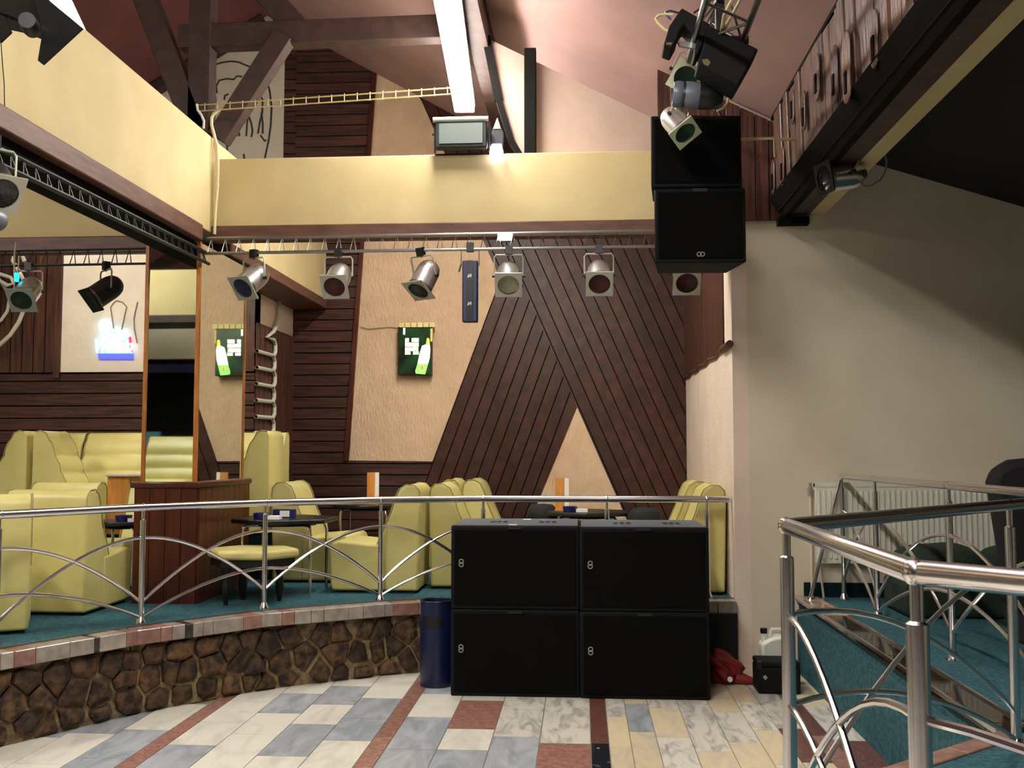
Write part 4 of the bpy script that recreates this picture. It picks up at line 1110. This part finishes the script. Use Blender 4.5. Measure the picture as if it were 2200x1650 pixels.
obj('backing_rail', MB().bar(np_(330,1290,.04), np_(1090,1290,.04), .03, .05), 'neon_blue', ns)
obj('standoff', MB().tube([np_(500,1290,.04), np_(500,1290,.0)], .01, 6).tube([np_(950,1290,.04), np_(950,1290,.0)], .01, 6), 'black_metal', ns)
tag(obj('neon_wire', MB().tube([np_(*p,.03) for p in ((660,700),(620,400),(590,210),(640,130),(720,60),(860,100),(950,200),(900,400),(840,700))], .006, 6), 'cable_grey', smooth=True), 'thin grey wire loop hanging the neon sign on the white panel', 'wire')
tag(obj('neon_wire', MB().tube([np_(*p,.03) for p in ((1190,90),(1140,300),(1110,450),(1120,700),(1160,900),(1180,1000))], .006, 6), 'cable_grey', smooth=True), 'thin grey wire running down beside the neon sign', 'wire')

# ---------------------------------------------------------------- cables, hoses
# serpentine rope light on the return wall
mb = MB(); pts = []
yy0, yy1 = 10.62, 11.02
for i in range(6):
    z = 2.92-.17*i
    seq = [(yy0,z),(yy1-.06,z+.01),(yy1,z-.04),(yy1,z-.12),(yy1-.06,z-.165),(yy0,z-.16)] if i % 2 == 0 else [(yy0,z),(yy1-.08,z-.0),(yy1-.02,z-.05),(yy1-.02,z-.12),(yy1-.08,z-.165),(yy0,z-.165)]
    pts += [(XS+.04,y,zz) for y, zz in seq[1:5]]+[(XS+.04,yy0-.25,z-.17+.0)]
pts = [(XS+.04,11.15,3.45),(XS+.04,11.12,3.2),(XS+.04,10.95,3.02),(XS+.04,10.7,2.93)]+pts
o = tag(obj('rope_light', MB().tube(pts, .022, 8), 'hose_grey', smooth=True), 'pale rope light zigzagging down the dark boards right of the mirror column', 'rope light')
# hoses at the left
P_ = lambda x, y: at(x*.1818, 500+y*.1818, Y=YL-.2)
tag(obj('flexible_hose', MB().tube([P_(*p) for p in ((-400,1560),(-150,1400),(0,1320),(120,1210),(220,1060),(285,900),(315,780),(310,660),(280,560),(150,330),(170,250),(260,260),(290,340))], .022, 8), 'hose_grey', smooth=True), 'pale flexible hose curving down past the green spotlight', 'hose')
tag(obj('flexible_hose', MB().tube([P_(*p) for p in ((-300,300),(-120,420),(0,490),(130,530),(160,600),(90,620),(0,570),(-200,480))], .02, 8), 'hose_grey', smooth=True), 'pale flexible hose looping behind the cyan lamp', 'hose')
tag(obj('flexible_hose', MB().tube([P_(*p)+Vector((0,.12,0)) for p in ((-260,380),(-90,520),(0,660),(35,780),(10,910),(-60,1010),(-300,1180))], .018, 8), 'hose_grey', smooth=True), 'thin pale hose arching in front of the upright boards', 'hose')
# cables at the beam corner
K = lambda x, y, Y=8.02: at(400+x*.1818, 60+y*.1818, Y=Y)
tag(obj('power_cable', MB().tube([K(*p) for p in ((400,960),(330,1010),(300,1060),(300,1150),(330,1260),(365,1400),(375,1600),(372,1850),(352,2100),(338,2300),(335,2440))], .013, 8), 'cable_cream', smooth=True), 'pale cable hanging down the corner of the cream beams', 'cable')
tag(obj('power_cable', MB().tube([K(*p,8.06) for p in ((320,1300),(345,1420),(350,1650),(348,1900),(330,2150),(326,2440))], .009, 8), 'cable_cream', smooth=True), 'thinner pale cable beside the hanging one at the beam corner', 'cable')
tag(obj('power_cable', MB().tube([K(*p,7.9) for p in ((125,900),(135,970),(180,1030),(210,1100),(205,1190))], .010, 8), 'hose_grey', smooth=True), 'short pale cable dropping from the gold lattice onto the left beam', 'cable')
tag(obj('roof_cable', MB().tube([at(x,y,X=XLB+.03) for x, y in ((2,-30),(0,60),(4,120),(9,180),(10,236))], .003, 6), 'cable_black', smooth=True), 'thin dark cable down the face of the left beam', 'cable')

# ---------------------------------------------------------------- scanners under the box truss
def flat(name, pts, Y, th, m, parent, bevel=.01, **k):
    return obj(name, MB().prism([at(x,y,Y=Y) for x, y in pts], (0,th,0)), m, parent, bevel=bevel, **k)
Ysc = 5.75
sc = thing('light_scanner', 'large black light scanner with a mirror arm slung under the box truss', 'stage light', tuple(at(1560,115,Y=Ysc)))
flat('body', [(1522,53),(1630,105),(1585,185),(1500,135)], Ysc, .24, 'black_paint', sc)
flat('mirror_arm', [(1465,16),(1526,51),(1515,85),(1500,118),(1492,118),(1498,84),(1470,52),(1458,72),(1456,84),(1443,107),(1425,99),(1438,55)], Ysc+.02, .18, 'black_paint', sc)
flat('scan_mirror', [(1455,88),(1500,92),(1496,104),(1460,99)], Ysc+.08, .02, 'chrome_dull', sc, bevel=0)
flat('emblem', [(1508,128),(1520,126),(1527,134),(1522,142),(1512,138)], Ysc-.004, .006, 'emblem_gold', sc, bevel=0)
flat('emblem', [(1432,91),(1445,91),(1442,97),(1432,96)], Ysc+.016, .006, 'emblem_gold', sc, bevel=0)
a = at(1548,75,Y=Ysc+.1)
obj('clamp_post', MB().bar((a.x,Ysc+.12,a.z-.08),(a.x,Ysc+.12,4.35), .05, .05), 'black_metal', sc)
obj('hook', MB().box((a.x-.16,Ysc+.09,4.055), (a.x+.16,Ysc+.15,4.10)), 'black_metal', sc)
mh = thing('moving_head', 'grey and black barrel spotlight aimed sideways below the scanner', 'stage light', tuple(at(1500,205,Y=6.05)))
c = at(1500,206,Y=6.05); ax = Matrix.Rotation(PI/2+.10,4,'Y')
obj('barrel', MB().lathe([(.060,-.15),(.070,-.13),(.076,-.06),(.078,.05),(.070,.11),(.045,.145),(0,.15)], n=24, caps=False).xf(Matrix.Translation(c) @ ax), 'black_metal', mh, smooth=True)
obj('front_ring', MB().lathe([(.052,-.150),(.070,-.150),(.078,-.13),(.078,-.10),(.070,-.09)], n=24, caps=False).xf(Matrix.Translation(c) @ ax), 'barrel_grey', mh, smooth=True)
obj('sleeve', MB().lathe([(.078,-.08),(.080,-.075),(.080,-.0),(.078,.005)], n=24, caps=False).xf(Matrix.Translation(c) @ ax), 'barrel_grey', mh, smooth=True)
obj('lens', MB().lathe([(0,-.140),(.05,-.142),(.054,-.148)], n=20, caps=False).xf(Matrix.Translation(c) @ ax), 'lens_dark', mh, smooth=True)
obj('arm', MB().tube([c+Vector((.02,.0,.07)),c+Vector((.04,.02,.16)),(.70,6.08,4.09)], .016, 8), 'black_metal', mh, smooth=True)
for (px, py, Y, rx, ry, yw, lb) in ((1496,118,6.35,.25,.5,.15,'spotlight with a pale gel frame tipped between the scanner and the barrel light'),
                                (1472,214,6.6,.3,.62,.95,'spotlight with a pale gel frame just above the hanging speakers')):
    p = at(px,py,Y=Y)
    dup(par, p, 0, lb, GP, rot=Matrix.Rotation(ry,3,'Y') @ Matrix.Rotation(yw,3,'Z') @ Matrix.Rotation(-rx,3,'X'), swap={'lens':'lens_green','gel_frame':'gel_green'}, scale=.86)
tag(obj('scanner_cable', MB().tube([at(x,y,Y=5.8) for x, y in ((1440,70),(1426,62),(1412,48),(1408,40),(1414,33),(1428,31),(1446,32))], .008, 8), 'cable_cream', smooth=True), 'cream cable loop behind the scanner mirror arm', 'cable')
tag(obj('scanner_cable', MB().tube([at(x,y,Y=5.8) for x, y in ((1442,42),(1432,33),(1430,26),(1440,23),(1460,28))], .006, 8), 'strip_blue', smooth=True), 'short blue cable loop at the scanner mirror arm', 'cable')
tag(obj('scanner_cable', MB().tube([at(x,y,Y=5.9) for x, y in ((1490,28),(1505,18),(1518,4),(1530,-20))], .006, 8), 'cable_black', smooth=True), 'black cable rising from the scanner to the roof', 'cable')
tag(obj('truss_cable', MB().tube([(.72,6.9,4.1),(.86,6.4,4.13),(.80,5.6,4.12),(.88,4.6,4.12),(.8,3.4,4.11)], .012, 8).tube([(.76,6.9,4.1),(.80,6.2,4.14),(.86,5.4,4.12),(.80,4.4,4.12)], .010, 8), 'cable_cream', smooth=True), 'bundle of pale cables lying along the box truss', 'cable')
tag(obj('truss_cable', MB().tube([at(x,y,Y=6.6) for x, y in ((1565,186),(1567,205),(1562,222),(1553,233),(1540,238))], .008, 8), 'cable_cream', smooth=True), 'cream cable loop above the hanging speakers', 'cable')

# ---------------------------------------------------------------- near stage light, top left
Yn = 3.4
nl = thing('barn_door_light', 'black stage light with open flaps and a white flap edge near the left beam', 'stage light', tuple(at(80,60,Y=Yn)))
flat('housing', [(-120,-120),(60,-90),(100,-10),(120,20),(95,62),(60,58),(42,48),(12,36),(-60,20)], Yn, .16, 'black_metal', nl)
flat('flap', [(70,-10),(100,-4),(176,60),(91,138),(81,130),(90,76),(88,50)], Yn-.01, .012, 'black_metal', nl, bevel=0)
flat('flap', [(-60,10),(10,35),(23,68),(0,90),(-60,70)], Yn-.005, .012, 'black_metal', nl, bevel=0)
flat('white_flap', [(96,-6),(112,-40),(134,-30),(152,0),(181,62)], Yn+.006, .012, 'flap_lit_white', nl, bevel=0)
c = at(66,58,Y=Yn-.03)
obj('knob', MB().lathe([(0,-.03),(.028,-.03),(.032,0),(.028,.06),(0,.06)], n=18).xf(Matrix.Translation(c) @ Matrix.Rotation(PI/2,4,'X') @ Matrix.Rotation(.3,4,'Y')), 'black_metal', nl, smooth=True)
a = at(20,-60,Y=Yn+.08)
obj('yoke', MB().tube([a, a+Vector((-.05,0,.25)), (a.x-.1,Yn+.08,RZ-.566*(a.x-.1-RX)-.03)], .02, 8), 'black_metal', nl)
rl = thing('round_lamp', 'grey round lamp housing hanging just below the black spotlight under the left beam', 'stage light', tuple(at(-20,470,Y=4.6)))
c = at(-22,468,Y=4.6)
obj('housing', MB().lathe([(0,-.07),(.05,-.07),(.058,-.05),(.058,.06),(.04,.09),(0,.09)], n=20).xf(Matrix.Translation(c) @ Matrix.Rotation(PI/2,4,'X')), 'barrel_grey', rl, smooth=True)
obj('hanger', MB().tube([c+Vector((0,0,.05)), (c.x,4.6,3.32)], .008, 6), 'black_metal', rl)
